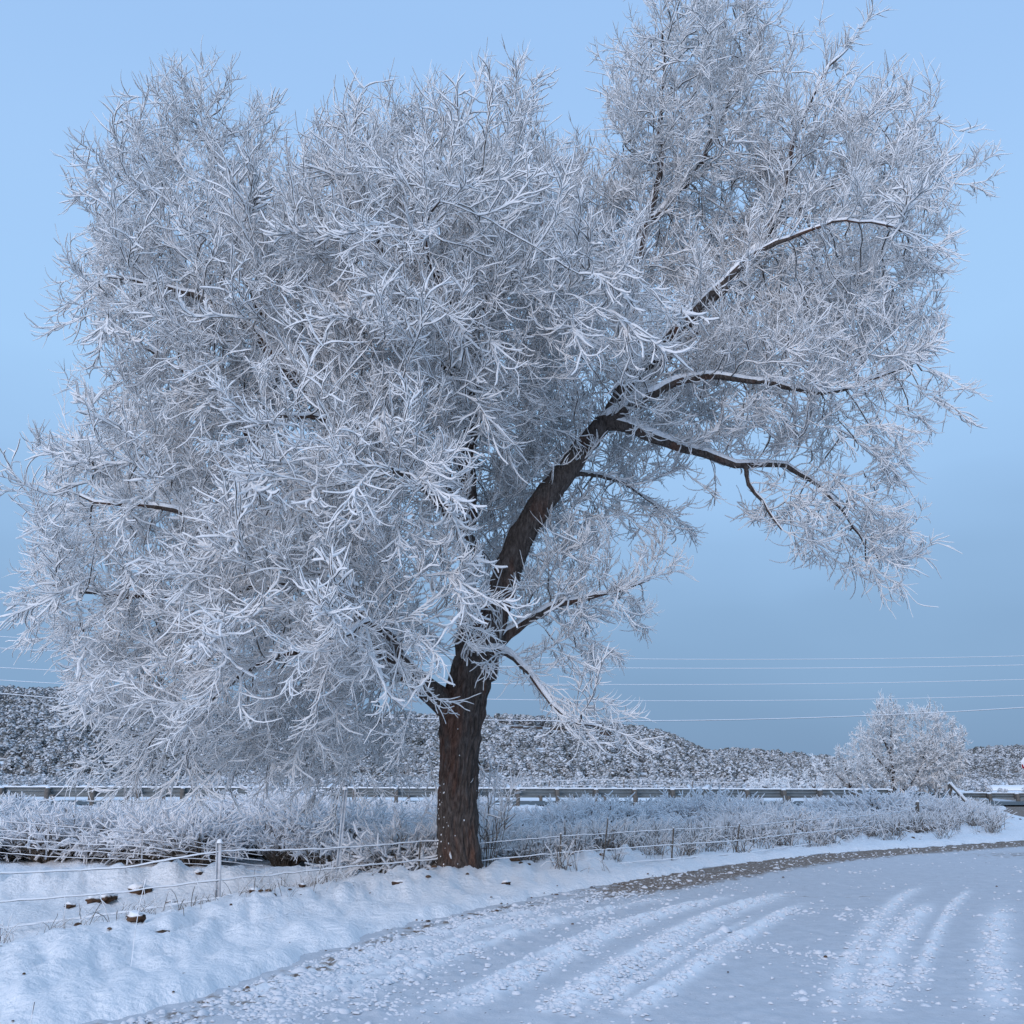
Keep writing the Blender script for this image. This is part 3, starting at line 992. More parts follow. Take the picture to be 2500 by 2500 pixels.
# lobes of the crown: u, v, depth, half width, half height, half depth (m), droop
LOBES = [
    (392, 290, .3, 108, 100, 1.3, -.5), (250, 395, -.6, 100, 82, 1.3, -.1), (240, 540, -1.3, 92, 88, 1.4, .1), (330, 460, 0, 140, 140, 1.8, 0),
    (300, 645, .3, 112, 92, 1.6, .2), (480, 620, -1, 165, 190, 2.4, .1), (375, 765, .5, 155, 110, 2.2, .2), (185, 880, 1.5, 48, 36, .9, -.1),
    (175, 958, -2, 112, 42, .9, .1), (300, 930, -1, 165, 120, 2.0, .25), (155, 1118, -.6, 88, 38, .8, .2), (270, 1110, -.6, 165, 115, 2.2, .45),
    (235, 1220, -.5, 88, 60, 1.2, .75), (330, 1270, -1.5, 120, 85, 1.6, .9), (450, 1320, -1, 140, 75, 1.8, 1.0), (500, 1150, -2, 175, 140, 2.2, .5),
    (640, 1320, .2, 130, 85, 2.0, 1.0), (620, 950, -2.5, 170, 140, 1.8, .25), (690, 1170, -3, 110, 110, 1.4, .7), (775, 1310, -1.8, 50, 85, .8, 1.0),
    (695, 375, -1, 105, 90, 1.4, -.4), (805, 318, .5, 105, 80, 1.6, -.5), (955, 300, -.4, 68, 90, 1.2, -.5), (820, 430, -2.6, 175, 140, 1.6, .35),
    (960, 435, 0, 128, 140, 2.0, 0), (700, 520, -1.5, 155, 155, 2.0, .2), (760, 720, -2, 165, 145, 2.2, .4), (930, 650, -1, 145, 145, 2.2, .3),
    (735, 920, -3.2, 122, 95, 1.4, .5), (900, 850, 1.5, 150, 165, 2.2, .2), (790, 1090, -2.2, 108, 110, 1.6, .6), (960, 1000, 1.5, 115, 105, 1.6, .3),
    (590, 455, .5, 115, 112, 1.8, 0), (800, 600, 4, 290, 240, 1.8, 0), (550, 850, 3.2, 250, 230, 1.8, .2), (1000, 500, 3, 190, 190, 1.6, 0), (620, 1150, 2.6, 200, 140, 1.6, .4),
    (1300, 125, 1.8, 120, 120, 1.7, -.4), (1400, 70, 2.2, 65, 80, 1.2, -.4), (1205, 262, 1.5, 62, 82, 1.3, -.3), (1300, 280, 1.8, 150, 120, 2.0, -.1), (1420, 195, 1.8, 75, 75, 1.3, -.1),
    (1165, 470, 2.6, 100, 105, 1.8, 0), (1330, 420, 2.9, 145, 115, 1.8, .1), (1550, 320, 1, 130, 105, 1.6, -.2), (1670, 300, 1.2, 95, 85, 1.2, -.2), (1780, 335, 1, 70, 45, .8, 0),
    (1650, 450, 0, 120, 110, 1.8, .2), (1520, 520, 1.9, 140, 110, 1.6, .2), (1380, 590, 1.9, 135, 105, 1.6, .3), (1600, 590, .5, 140, 85, 1.9, .4),
    (1100, 590, -2, 110, 115, 1.8, .4), (1270, 720, 1.4, 115, 75, 1.6, .2), (1420, 710, 0, 125, 85, 1.6, .1), (1600, 720, 0, 130, 50, 1.2, 0), (1700, 705, 0, 65, 38, .8, -.1),
    (1560, 820, .5, 130, 65, 1.3, .3), (1690, 785, 0, 65, 38, .8, .1), (1570, 950, 1.5, 115, 70, 1.3, .7), (1640, 1030, 1.6, 55, 60, .8, .9), (1460, 960, 1, 55, 40, .8, .7),
    (1195, 900, 2, 75, 65, 1.2, .4), (1080, 950, 1.8, 90, 55, 1.2, .4), (1150, 1115, .5, 92, 52, 1.0, .0), (1130, 1125, .7, 95, 55, 1.0, .05), (1010, 1165, .3, 65, 45, .9, .2), (1060, 1140, .2, 90, 55, .9, .1), (1050, 1115, .4, 95, 58, 1.0, .1), (1215, 1085, .6, 40, 40, .7, -.1), (1060, 1215, 0, 70, 40, .9, .4),
    (300, 1395, -1.0, 105, 60, 1.0, 1.0), (560, 1415, 0, 130, 62, 1.2, 1.1), (710, 1400, .6, 95, 58, 1.0, 1.1),
    (1085, 1335, -1.4, 58, 36, .7, .1), (1120, 1365, -1.5, 45, 28, .5, .2), (990, 1280, -.6, 45, 35, .6, .4), (1120, 780, 1.5, 120, 100, 1.5, .3),
]

ORIG = at(866, 1655, TY, 1932.0)
T = Tree(0.2)
for i, l in enumerate(LIMBS):
    T.limb_in([tp(*q) for q in l], i)


def lobe_world(l):
    u, v, dy, ru, rv, rd, dr = l
    ru, rv = ru * 0.96 - 10, rv * 0.96 - 8
    c = at(u, v, TY + dy, 1932.0)
    a = at(u + ru, v, TY + dy, 1932.0); b = at(u, v - rv, TY + dy, 1932.0)
    return c, np.array((a[0] - c[0], rd * 0.8, abs(b[2] - c[2])))


def fill(lobes, dens, world):
    pts = []
    for l in lobes:
        c, r = world(l)
        k = int(dens * (0.4 if l[3] >= 190 and len(l) == 7 and l[2] > 2 and l[0] > 100 else 1.0) * (r[0] * r[1] * r[2]) ** (0.85))
        q = rng.normal(0, 1, (k, 3)); q /= np.linalg.norm(q, axis=1, keepdims=True)
        q *= rng.uniform(0.12, 1, (k, 1)) ** (1 / 2.6)
        pts.append(c + q * r)
    return np.vstack(pts)


ATT = fill(LOBES, 86, lobe_world)
T.grow(ATT, 2.6, 0.26, 75)
LC = np.array([lobe_world(l)[0] for l in LOBES]); LR3 = np.array([lobe_world(l)[1] for l in LOBES])
LR = LR3.mean(1); LD = np.array([l[6] for l in LOBES])


def lob_of(p):
    res = np.zeros(len(p), int)
    for c in range(0, len(p), 4000):
        q = p[c:c + 4000]
        d = (((q[:, None, :] - LC[None]) / LR3[None]) ** 2).sum(-1)
        res[c:c + 4000] = d.argmin(1)
    return res


tree = empty('snow_covered_tree', ORIG, 'huge bare tree with every twig coated in snow at the bend of the road', 'tree')


def trunk_mesh():
    P, R = T.limbs[0]
    Pd = catmull(np.c_[P, R], 0.024)
    P, R = Pd[:, :3], Pd[:, 3]
    M = 120; K = len(P)
    ang = np.linspace(0, 2 * PI, M, endpoint=False)
    h = P[:, 2] - P[0, 2]
    A, H = np.meshgrid(ang, h)
    tw = A + 0.22 * np.sin(H * 1.4) + 0.16 * noise2(np.cos(A) * 1.3 + 7, H * 0.9 + np.sin(A))
    fur = np.abs(noise2(tw * 26 / (2 * PI) * 1.0 + 40 + 0.35 * noise2(tw * 2 + 3, H * 3), H * 2.4)) 
    # close the seam smoothly
    fur2 = np.abs(noise2((tw - 2 * PI) * 26 / (2 * PI) + 40 + 0.35 * noise2((tw - 2 * PI) * 2 + 3, H * 3), H * 2.4))
    kk = sstep(2 * PI - 0.5, 2 * PI, A)
    fur = fur * (1 - kk) + fur2 * kk
    big = noise2(np.cos(A) * 1.6 + 20, np.sin(A) * 1.6 + H * 0.7)
    rr = R[:, None] * (1 + 0.10 * big) + (fur - 0.25) * 0.10 + 0.012 * noise2(np.cos(A) * 9 + 2, np.sin(A) * 9 + H * 9)
    V = np.stack([P[:, 0][:, None] + rr * np.cos(A), P[:, 1][:, None] + rr * np.sin(A), np.broadcast_to(P[:, 2][:, None], rr.shape)], -1).reshape(-1, 3)
    return V, ring_faces(1, K, M)


V, F = trunk_mesh()
build('trunk', V, F, M_BARK, tree)
# flecks of snow caught in the bark
fl = Acc()
for i in range(60):
    Pt, Rt = T.limbs[0]
    if i < 52:
        h = rng.uniform(0.1, 1.6) ** 1.0; a = rng.normal(-PI / 2 - 0.85, 0.42)
    else:
        h = rng.uniform(0.2, 3.6); a = rng.uniform(-PI, 0)
    k = int(np.argmin(np.abs(Pt[:, 2] - Pt[0, 2] - h)))
    c = Pt[k] + (Rt[k] * 1.02) * np.array((math.cos(a), math.sin(a), 0)); c[2] = Pt[0, 2] + h
    s3 = rng.uniform(0.006, 0.015); Q = T0 * np.array((s3, s3, s3 * 0.8))
    Rm = np.array(Vector((math.cos(a), math.sin(a), 0.3)).to_track_quat('Z', 'Y').to_matrix())
    Q = Q @ Rm.T; Q[:, 2] *= rng.uniform(1.0, 1.9)
    fl.add(Q + c, TF)
tag(fl.make('snow_flecks', M_CLOD, tree), kind='stuff')

for i, (P, R) in enumerate(T.limbs[1:]):
    V, F, A = round_tube(P, R, 12, 0.06)
    lo = build('limb', V, F, M_BARK, tree)
    cv, cf = cap_strip(P, R, np.clip(R * 0.7, 0.035, 0.08), 7, 1.25)
    co = build('snow_cap', cv, cf, M_SNOW, None)
    co.parent = lo
    

CH = T.chains()
print('nodes', len(T.P), 'chains', len(CH), 'att', len(ATT))


def chain_tube(c):
    P = T.P[c]; r = T.r[c].copy(); r[0] = r[1]
    r = np.maximum(r, 0.006)
    K = len(c)
    rs = np.clip(0.014 + r * 0.75, 0.016, 0.05) * (1 + 0.2 * rng.normal(0, 1, K))
    return snow_tubes(P[None], r[None], rs[None], 0.30)


for c in CH[:260]:
    if len(c) < 3: continue
    V, F, A = chain_tube(c)
    build('branch', V, F, M_TWIG, tree, attrs={'snow': A})
tw = Acc()
for c in CH[260:]:
    tw.add(*chain_tube(c))


tag(tw.make('twiglets', M_TWIG, tree), kind='stuff')


def heavy_main(p):
    # boughs reaching toward the road, on the weather side, carry the thickest snow
    return 0.06 + 0.50 * sstep(TY - 1.0, TY - 3.2, p[:, 1]) * sstep(2.5, 4.5, p[:, 2])


par_main = dict(hub=ORIG + np.array((0, 0, 3.2)), maxr=0.05, limbr=0.14, tip=1.9, mid=0.40, limb=0.85, nv=8, heavy=heavy_main, spray=dict(), size=lambda p, r: 0.86 + 0.22 * np.clip(r, 0, 1.1))
twig_coat('twigs', T, LC, LR, LD, lob_of, par_main, M_TWIG, tree)


# ------------------------------------------------------------------ smaller frosted trees
def small_tree(name, base, limbs, lobes, dens, step, par, label, cat, group=None, infl=2.0, kill=0.2):
    root = empty(name, base, label, cat, group)
    t = Tree(step)
    for i, l in enumerate(limbs): t.limb_in(l, i)
    wl = lambda l: (np.array(l[:3]), np.array(l[3:6]))
    att = fill(lobes, dens, wl)
    t.grow(att, infl, kill, 50)
    lc = np.array([l[:3] for l in lobes]); lr3 = np.array([l[3:6] for l in lobes]); ld = np.array([l[6] for l in lobes])
    lo = lambda p: (((p[:, None, :] - lc[None]) / lr3[None]) ** 2).sum(-1).argmin(1)
    for k, (P, R) in enumerate(t.limbs):
        V, F, A = round_tube(P, R, 7, 0.05)
        build('trunk' if k == 0 else 'limb', V, F, M_BARK, root)
    ac = Acc()
    for c in t.chains():
        P = t.P[c]; r = np.maximum(t.r[c], 0.006); r[0] = r[1]
        ac.add(*snow_tubes(P[None], r[None], (0.012 + r[None] * 0.6)))
    tag(ac.make('twiglets', M_FARTWIG, root), kind='stuff')
    twig_coat('twigs', t, lc, lr3.mean(1), ld, lo, par, M_FARTWIG, root)
    return root


def q(u, v, Y, r): return (*at(u, v, Y), r)
def lob(u, v, Y, ru, rv, rd, dr):
    c = at(u, v, Y); a = at(u + ru, v, Y); b = at(u, v - rv, Y)
    return (*c, a[0] - c[0], rd, b[2] - c[2], dr)


BY = 62.0
par_far = dict(hub=at(2190, 1930, BY), maxr=0.05, limbr=0.05, tip=2.0, mid=0.7, limb=0.8, nv=3, heavy=lambda p: np.full(len(p), 0.3), spray=dict(L0=0.55, rs0=0.021, rw0=0.007, M2=0.7), size=lambda p, r: np.ones(len(p)))
small_tree('frosted_tree', at(2186, 1935, BY),
    [[q(2186, 1945, BY, .16), q(2182, 1900, BY, .14), q(2178, 1850, BY, .11), q(2174, 1800, BY, .07), q(2172, 1750, BY, .03)],
     [q(2183, 1905, BY, .08), q(2165, 1875, BY - .3, .06), q(2130, 1840, BY - .6, .03)],
     [q(2178, 1850, BY, .07), q(2160, 1815, BY, .05), q(2140, 1780, BY, .02)],
     [q(2215, 1935, BY + .5, .09), q(2240, 1890, BY + .5, .07), q(2262, 1850, BY + .6, .05), q(2278, 1790, BY + .6, .02)],
     [q(2225, 1915, BY + .5, .07), q(2265, 1875, BY + .2, .05), q(2310, 1840, BY, .02)],
     [q(2255, 1860, BY + .5, .05), q(2250, 1800, BY + .8, .03), q(2250, 1755, BY + .8, .015)]],
    [lob(2172, 1760, BY, 45, 40, 1.0, -.4), lob(2135, 1800, BY, 45, 35, 1.0, .1), lob(2190, 1830, BY, 45, 40, 1.1, .1), lob(2110, 1860, BY, 50, 40, 1.1, .3), lob(2160, 1890, BY - .5, 60, 35, 1.1, .4),
     lob(2260, 1765, BY + .6, 40, 35, .9, -.4), lob(2310, 1800, BY + .3, 38, 32, .9, 0), lob(2290, 1850, BY, 55, 40, 1.1, .3), lob(2240, 1850, BY, 45, 45, 1.0, .3), lob(2270, 1900, BY, 70, 30, 1.1, .6), lob(2325, 1850, BY, 25, 40, .7, .4)],
    75, 0.2, par_far, 'white frosted tree with a dark forked trunk standing at the far end of the brush', 'tree')
small_tree('frosted_bush', at(2075, 1935, BY - 2),
    [[q(2078, 1945, BY - 2, .06), q(2072, 1905, BY - 2, .045), q(2060, 1865, BY - 2, .025), q(2052, 1840, BY - 2, .01)],
     [q(2076, 1925, BY - 2, .04), q(2050, 1900, BY - 2.2, .03), q(2035, 1880, BY - 2.2, .01)],
     [q(2076, 1925, BY - 2, .04), q(2100, 1895, BY - 2.2, .03), q(2110, 1870, BY - 2.2, .01)]],
    [lob(2055, 1855, BY - 2, 22, 22, .6, -.2), lob(2050, 1895, BY - 2, 35, 28, .8, .2), lob(2095, 1890, BY - 2, 38, 32, .9, .2), lob(2070, 1920, BY - 2, 50, 20, .8, .5)],
    60, 0.22, par_far, 'tall white frosted bush at the left foot of the frosted tree', 'bush')
small_tree('frosted_bush', at(1985, 1930, BY + 8),
    [[q(1990, 1935, BY + 8, .05), q(1990, 1905, BY + 8, .03), q(1992, 1875, BY + 8, .01)], [q(1990, 1925, BY + 8, .04), q(1970, 1905, BY + 8, .015)]],
    [lob(1990, 1885, BY + 8, 14, 16, .4, -.3), lob(1980, 1908, BY + 8, 26, 14, .7, .1), lob(2010, 1910, BY + 8, 22, 12, .7, .1)],
    50, 0.22, par_far, 'small spiky frosted bush behind the guardrail left of the frosted tree', 'bush')
small_tree('frosted_bush', at(1870, 1925, BY + 14),
    [[q(1870, 1932, BY + 14, .05), q(1862, 1912, BY + 14, .03), q(1850, 1902, BY + 14, .01)], [q(1870, 1928, BY + 14, .04), q(1900, 1908, BY + 14, .015)]],
    [lob(1850, 1910, BY + 14, 30, 10, .9, .1), lob(1895, 1908, BY + 14, 32, 12, .9, .1)],
    50, 0.25, par_far, 'low rounded white bush behind the guardrail below the far ridge', 'bush')

# ------------------------------------------------------------------ brush in the field: one snowy shrub after another
def shrub_mesh(name, n, H, Wd, lean=0.5, seedv=0, snow=0.017, stiff=0.2):
    r_ = np.random.default_rng(seedv)
    a = r_.uniform(0, 2 * PI, n); rad = np.sqrt(r_.uniform(0, 1, n))
    p0 = np.c_[np.cos(a) * rad * 0.22 * Wd, np.sin(a) * rad * 0.22 * Wd, np.full(n, -0.06)]
    d0 = np.c_[np.cos(a) * rad * lean * Wd / H, np.sin(a) * rad * lean * Wd / H, np.ones(n)]
    Ln = H * r_.uniform(0.6, 1.1, n) * np.sqrt(1 + (rad * lean) ** 2)
    K = 4
    P = strands(p0, d0, Ln, K, np.full(n, -0.02), np.full(n, -stiff) * r_.uniform(0, 1.6, n), 0.09)
    f = np.linspace(0, 1, K + 1)[None, :]
    rw = 0.006 * (1 - 0.6 * f) * np.ones((n, 1))
    rs = snow * (0.12 + 1.25 * f ** 2) * r_.lognormal(0, 0.3, n)[:, None] * np.ones((1, K + 1))
    rs[:, -1] *= 0.5
    ac = Acc()
    ac.add(*tubes4(P, rw, rs, f))
    ns = 9
    wh = np.repeat(np.arange(n), ns); kk = np.minimum(K - 1, r_.integers(1, K + 1, len(wh))); ff = r_.uniform(0, 1, len(wh))[:, None]
    q0 = P[wh, kk] * (1 - ff) + P[wh, kk + 1] * ff
    dd = P[wh, kk + 1] - P[wh, kk]; dd /= np.linalg.norm(dd, axis=1, keepdims=True)
    d1 = dd * 0.6 + r_.normal(0, 0.5, dd.shape); d1[:, 2] += 0.15
    P2 = strands(q0, d1, H * r_.uniform(0.09, 0.25, len(wh)), 2, np.zeros(len(wh)), np.zeros(len(wh)), 0.1)
    hf = np.clip((kk[:, None] + ff) / K, 0, 1)
    rw2 = np.full((len(wh), 3), 0.004); rs2 = snow * 0.9 * (0.2 + hf) * np.array((1, 1, 0.5))[None, :] * np.ones((len(wh), 1))
    ac.add(*tubes4(P2, rw2, rs2, hf * np.ones((1, 3))))
    return ac


def tubes4(P, rw, rs, f):
    N_, K, _ = P.shape
    T_, S, U = frames(P)
    rw = rw[..., None]; rs = rs[..., None]
    V = np.stack([P - U * (rw + rs * .2), P + S * (rw + rs * 0.7) + U * rs * 0.2, P + U * (rw + rs * 1.2), P - S * (rw + rs * 0.7) + U * rs * 0.2], axis=2)
    A = np.empty((N_, K, 4)); A[:] = (0.05, 0.42, 0.85, 0.42)
    A = A + (np.broadcast_to(f, (N_, K))[..., None] - 0.62) * 1.6
    return V.reshape(-1, 3), ring_faces(N_, K, 4), A.ravel()


shrubs = []
for k, (n, H, Wd, ln, st) in enumerate([(200, 0.95, 1.5, 0.75, .5), (220, 0.9, 1.8, 0.8, .7), (180, 1.05, 1.3, 0.6, .45), (200, 0.8, 1.6, 0.8, .75), (160, 0.7, 1.3, 0.8, .6), (190, 1.1, 1.6, 0.65, .5)]):
    o = shrub_mesh('shrub', n, H, Wd, ln, 100 + k, 0.0185, st).make('brush_shrub', M_BRUSH)
    shrubs.append(o)
placed = 0
def shrub_words(x, y, g):
    side = 'left' if x < -0.9 * y / 17.5 else 'right'
    row = 'front row just behind the fence' if y < 25.5 else ('middle of the field' if g < -12 else 'back row below the guardrail')
    lab = {'front row just behind the fence': 'snow-crusted brown shrub in the front row behind the fence, %s of the trunk', 'middle of the field': 'snow-crusted shrub amid the brush in mid field, %s of the trunk',
           'back row below the guardrail': 'low white shrub in the back row below the guardrail, %s of the trunk'}[row] % side
    return lab, 'shrubs in the %s, %s of the trunk' % (row, side)


cand = []
for gy in np.arange(19.4, 47, 1.4):
    for gx in np.arange(-30, 24, 1.4):
        cand.append((gx + rng.uniform(-.6, .6), gy + rng.uniform(-.6, .6)))
cand = np.array(cand)
cdv, _ = edge_d(cand[:, 0], cand[:, 1])
crd = rail_dist(cand[:, 0], cand[:, 1])
firsts = set()
for (x, y), d, g in zip(cand, cdv, crd):
    if d < (2.6 if x > 0.8 else 3.1) or g > -3.5: continue
    if abs(x / y) > 0.54: continue
    if x > 9 and x / y > 0.405 + 0.002 * (34 - y): continue
    if x < -2.4 and y < 22.4 - 0.25 * (x + 8) * (x > -8): continue
    if x > -2 and g > -8 and rng.uniform() < 0.45: continue
    if x > 0 and d < 3.6 and y < 24 and rng.uniform() < 0.3: continue
    dens = 1.0 if y < 30 else 0.72
    if x > 0: dens = 0.6
    if g > -6: dens = 0.45
    if rng.uniform() > dens: continue
    if placed >= 290: break
    k = int(rng.integers(0, len(shrubs)))
    src = shrubs[k]
    if k in firsts:
        o = src.copy(); COL.objects.link(o)
    else:
        o = src; firsts.add(k)
    sc = rng.uniform(0.62, 1.28)
    if x < 0: sc *= 1.0 if y < 26 else 0.86
    if g > -8: sc *= 0.62
    if x > -1: sc *= (0.7 if d < 3.5 else 1.0) if y < 33 else 0.85
    o.location = (x, y, gz(x, y))
    o.rotation_euler = (0, 0, rng.uniform(0, 6.28))
    o.scale = (sc * rng.uniform(.9, 1.15), sc * rng.uniform(.9, 1.15), sc * rng.uniform(0.85, 1.1))
    lab, grp = shrub_words(x, y, g)
    tag(o, lab, 'shrub', grp)
    placed += 1
print('shrubs', placed)

# the big bush that hides the rail, right end
for (px, Yb, sc, lb) in ((2160, 36, 1.25, 'large snow-bent bush below the frosted tree hiding the guardrail'), (2100, 37, 1.1, 'broad snowy bush at the left shoulder of the large bush that hides the guardrail'), (2225, 37.5, 1.15, 'snowy bush of arching stems at the right shoulder of the large bush'), (680, 40, 1.5, 'rounded snowy bush rising above the guardrail line left of the tall pale fence post'), (640, 36, 1.25, 'snow-crusted bush left of the tall pale post, just below the rounded bush')):
    p = at(px, 1980, Yb)
    o = shrubs[1].copy(); COL.objects.link(o)
    o.name = 'snowy_bush'
    o.location = (p[0], Yb, gz(p[0], Yb)); o.scale = (sc * 1.3, sc * 1.3, sc * 1.15); o.rotation_euler = (0, 0, rng.uniform(0, 6))
    tag(o, lb, 'bush')

# frosted grass along the fence and verge
gk = []
for i in range(12):
    r_ = np.random.default_rng(400 + i)
    nb = int(r_.integers(14, 30)) if i < 8 else int(r_.integers(3, 8))
    p0 = np.c_[r_.normal(0, 0.08, nb), r_.normal(0, 0.08, nb), np.full(nb, -0.03)]
    d0 = np.c_[r_.normal(0, 0.45, nb), r_.normal(0, 0.45, nb), np.ones(nb)]
    P = strands(p0, d0, r_.uniform(0.2, 0.5, nb), 4, np.zeros(nb), r_.uniform(-1.3, -0.1, nb), 0.1)
    f = np.linspace(0, 1, 5)[None, :]
    ac = Acc(); ac.add(*tubes4(P, 0.0025 * np.ones((nb, 5)), (0.0055 if i < 8 else 0.004) * (0.35 + f) * (1 - 0.6 * f ** 4) * np.ones((nb, 1)), 0.3 + 0.5 * f)); gk.append(ac)
gp, gi_, gs_ = [], [], []
while len(gp) < 2600:
    s_i = rng.integers(20, len(_e) - 12)
    a, b = _e[s_i], _e[s_i + 1]
    nrm = np.array((-(b - a)[1], (b - a)[0])); nrm /= np.linalg.norm(nrm)
    off = rng.uniform(1.2, 5.0)
    x, y = a + nrm * off + rng.normal(0, 0.2, 2)
    if y < 11 or y > 48 or (x > 9 and x / y > 0.45): continue
    left = x < -1.4
    if left and rng.uniform() > 0.35: continue
    if off < 2.4 and rng.uniform() > 0.18: continue
    if y < 19 and abs(x + 0.9) < 1.5 and off < 3.6: continue
    gp.append((x, y, gz(x, y))); gi_.append(rng.integers(8, 12) if left else rng.integers(0, 12)); gs_.append(rng.uniform(0.6, 1.35) * (0.75 if left else 1.2))
tag(scatter('frosted_grass', gk, np.array(gp), rng.uniform(0, 6.28, len(gp)), np.array(gs_), np.array(gi_), M_BRUSH), 'frosted grass and weeds along the fence and verge', 'grass', kind='stuff')

# ------------------------------------------------------------------ guardrails
WP = np.array([(0, -.155), (.0, -.135), (.035, -.115), (.08, -.085), (.08, -.065), (.035, -.03), (.0, -.01), (0, .01), (.035, .03), (.08, .065), (.08, .085), (.035, .115), (0, .135), (0, .155)])


def guardrail(name, X0, X1, g, ztop, label, dzf):
    """seen from behind: posts and blocks on this side, the steel W-beam on the road side"""
    ux = 1 / math.hypot(1, RAIL_M); uy = RAIL_M * ux
    u = np.array((ux, uy, 0)); nrm = np.array((-uy, ux, 0))      # nrm points at the highway
    def base(x):
        y = RAIL_Y0 + RAIL_M * x + g * math.hypot(1, RAIL_M)
        return np.array((x, y, dzf(x)))
    root = empty(name, base((X0 + X1) / 2), label, 'guardrail')
    sp = 1.905 * ux
    xs = np.arange(X0, X1, sp)
    tmpl = {}
    yaw = math.atan2(uy, ux)
    def shared(nm, mk, loc, rot, parent, m):
        if nm not in tmpl:
            ac = Acc(); mk(ac)
            o = ac.make(nm, m, None, False); tmpl[nm] = o
        else:
            o = tmpl[nm].copy(); COL.objects.link(o)
        o.parent = parent
        o.location = Vector(loc) - root.location
        o.rotation_euler = rot
        return o
    for i, x in enumerate(xs):
        b = base(x)
        shared('post', lambda ac: ac.add(*box((0, 0, -0.06), (0.16, 0.20, 1.62))), b, (0, 0, yaw), root, M_POSTW)
        shared('blockout', lambda ac: ac.add(*box((0, 0, 0), (0.15, 0.18, 0.34))), b + nrm * 0.192 + np.array((0, 0, ztop - 0.17)), (0, 0, yaw), root, M_POSTW)
        shared('post_snow', lambda ac: ac.add(*cap_dome(0.10, 0.20, 0.07)), b + nrm * 0.09 + np.array((0, 0, 0.745)), (0, 0, yaw), root, M_CLOD)
        if i < len(xs) - 1:
            b2 = base(xs[i + 1])
            lf = np.linalg.norm(b2 - b)
            pit = -math.atan2(b2[2] - b[2], lf)
            def mk(ac):
                k = len(WP)
                Va = np.c_[np.full(k, -0.02), 0.285 + WP[:, 0] , WP[:, 1]]; Vb = Va + np.array((lf + 0.03, 0.0006, 0))
                ii = np.arange(k - 1)
                ac.add(np.vstack([Va, Vb]), np.c_[ii, ii + 1, ii + 1 + k, ii + k])
                Vc = Va + np.array((0, 0.006, 0)); Vd = Vb + np.array((0, 0.006, 0))
                ac.add(np.vstack([Vc, Vd]), np.c_[ii, ii + k, ii + 1 + k, ii + 1])
            shared('rail_beam', mk, b + np.array((0, 0, ztop - 0.155)), (0, pit, yaw), root, M_STEEL)
            def mk2(ac):
                nn = 9; t = np.linspace(0, lf, nn)
                Vv = []
                for j, tx in enumerate(t):
                    hh = 0.055 + 0.012 * math.sin(j * 2.1)
                    Vv += [(tx, 0.265, 0.0), (tx, 0.270, hh * .8), (tx, 0.305, hh), (tx, 0.345, hh * .7), (tx, 0.352, -0.03)]
                ii = (np.arange(nn - 1) * 5)[:, None] + np.arange(4)[None]
                ac.add(np.array(Vv), np.stack([ii, ii + 5, ii + 6, ii + 1], -1).reshape(-1, 4))
            shared('rail_snow', mk2, b + np.array((0, 0, ztop)), (0, pit, yaw), root, M_CLOD)
    return root


def cap_dome(rx, ry, h):
    a = np.linspace(0, 2 * PI, 8, endpoint=False)
    V = np.vstack([np.c_[rx * np.cos(a), ry * np.sin(a), np.zeros(8)], np.c_[.7 * rx * np.cos(a), .7 * ry * np.sin(a), np.full(8, h * .8)], [(0, 0, h)]])
    i = np.arange(8); j = (i + 1) % 8
    return V, np.vstack([np.c_[i, j, 8 + i], np.c_[j, 8 + j, 8 + i], np.c_[8 + i, 8 + j, np.full(8, 16)]])


guardrail('guardrail', -26.0, 19.5, 0.0, 0.78, 'long steel guardrail on wooden posts with snow along its top behind the brush', lambda x: min(0.5, max(-0.05, 0.34 - 0.0048 * (x + 22))) + 0.02)
guardrail('guardrail', -34.0, 60.0, 11.0, 0.78, 'farther steel guardrail across the highway, seen clear at the right edge', lambda x: min(0.5, max(-0.05, 0.34 - 0.0048 * (x + 22))) - 0.30)


# ------------------------------------------------------------------ fences
def wire(P, parent, r=0.0055, snow=0.0145, name='wire', m=None):
    P = catmull(np.array(P), 0.12)
    K = len(P)
    P = P + rng.normal(0, 0.004, P.shape)
    rs = snow * (0.75 + 0.5 * rng.uniform(0, 1, K))
    V, F, A = snow_tubes(P[None], np.full((1, K), r), rs[None], 0.25)
    return build(name, V, F, m or M_WIRE, parent, attrs={'snow': A})


def tpost(parent, base, top, r=0.022, m=None, name='post'):
    """T-section steel post with a snow-plastered face and a snow cap"""
    base = np.array(base, float); top = np.array(top, float)
    ax = top - base; ln = np.linalg.norm(ax)
    Rm = np.array(Vector(ax).to_track_quat('Z', 'Y').to_matrix())
    ac = Acc()
    for (cx_, cy_, sx, sy) in ((0, -r, 2 * r, r * 0.35), (0, 0.0, r * 0.35, 1.6 * r)):
        V, F = box((cx_, cy_, ln / 2), (sx, sy, ln)); ac.add(V @ Rm.T + base, F)
    for h in np.arange(0.15, ln - 0.05, 0.12):
        V, F = box((0, -r * 1.3, h), (r * 0.8, r * 0.4, 0.02)); ac.add(V @ Rm.T + base, F)
    o = ac.make(name, m or M_WHITEPOST, parent, False)
    V, F = cap_dome(r * 1.25, r * 1.25, r * 1.6)
    s = build('post_snow', V @ np.eye(3) + top, F, M_CLOD, None)
    s.parent = o
    return o


def wp(px, py, Y): return at(px, py, Y)


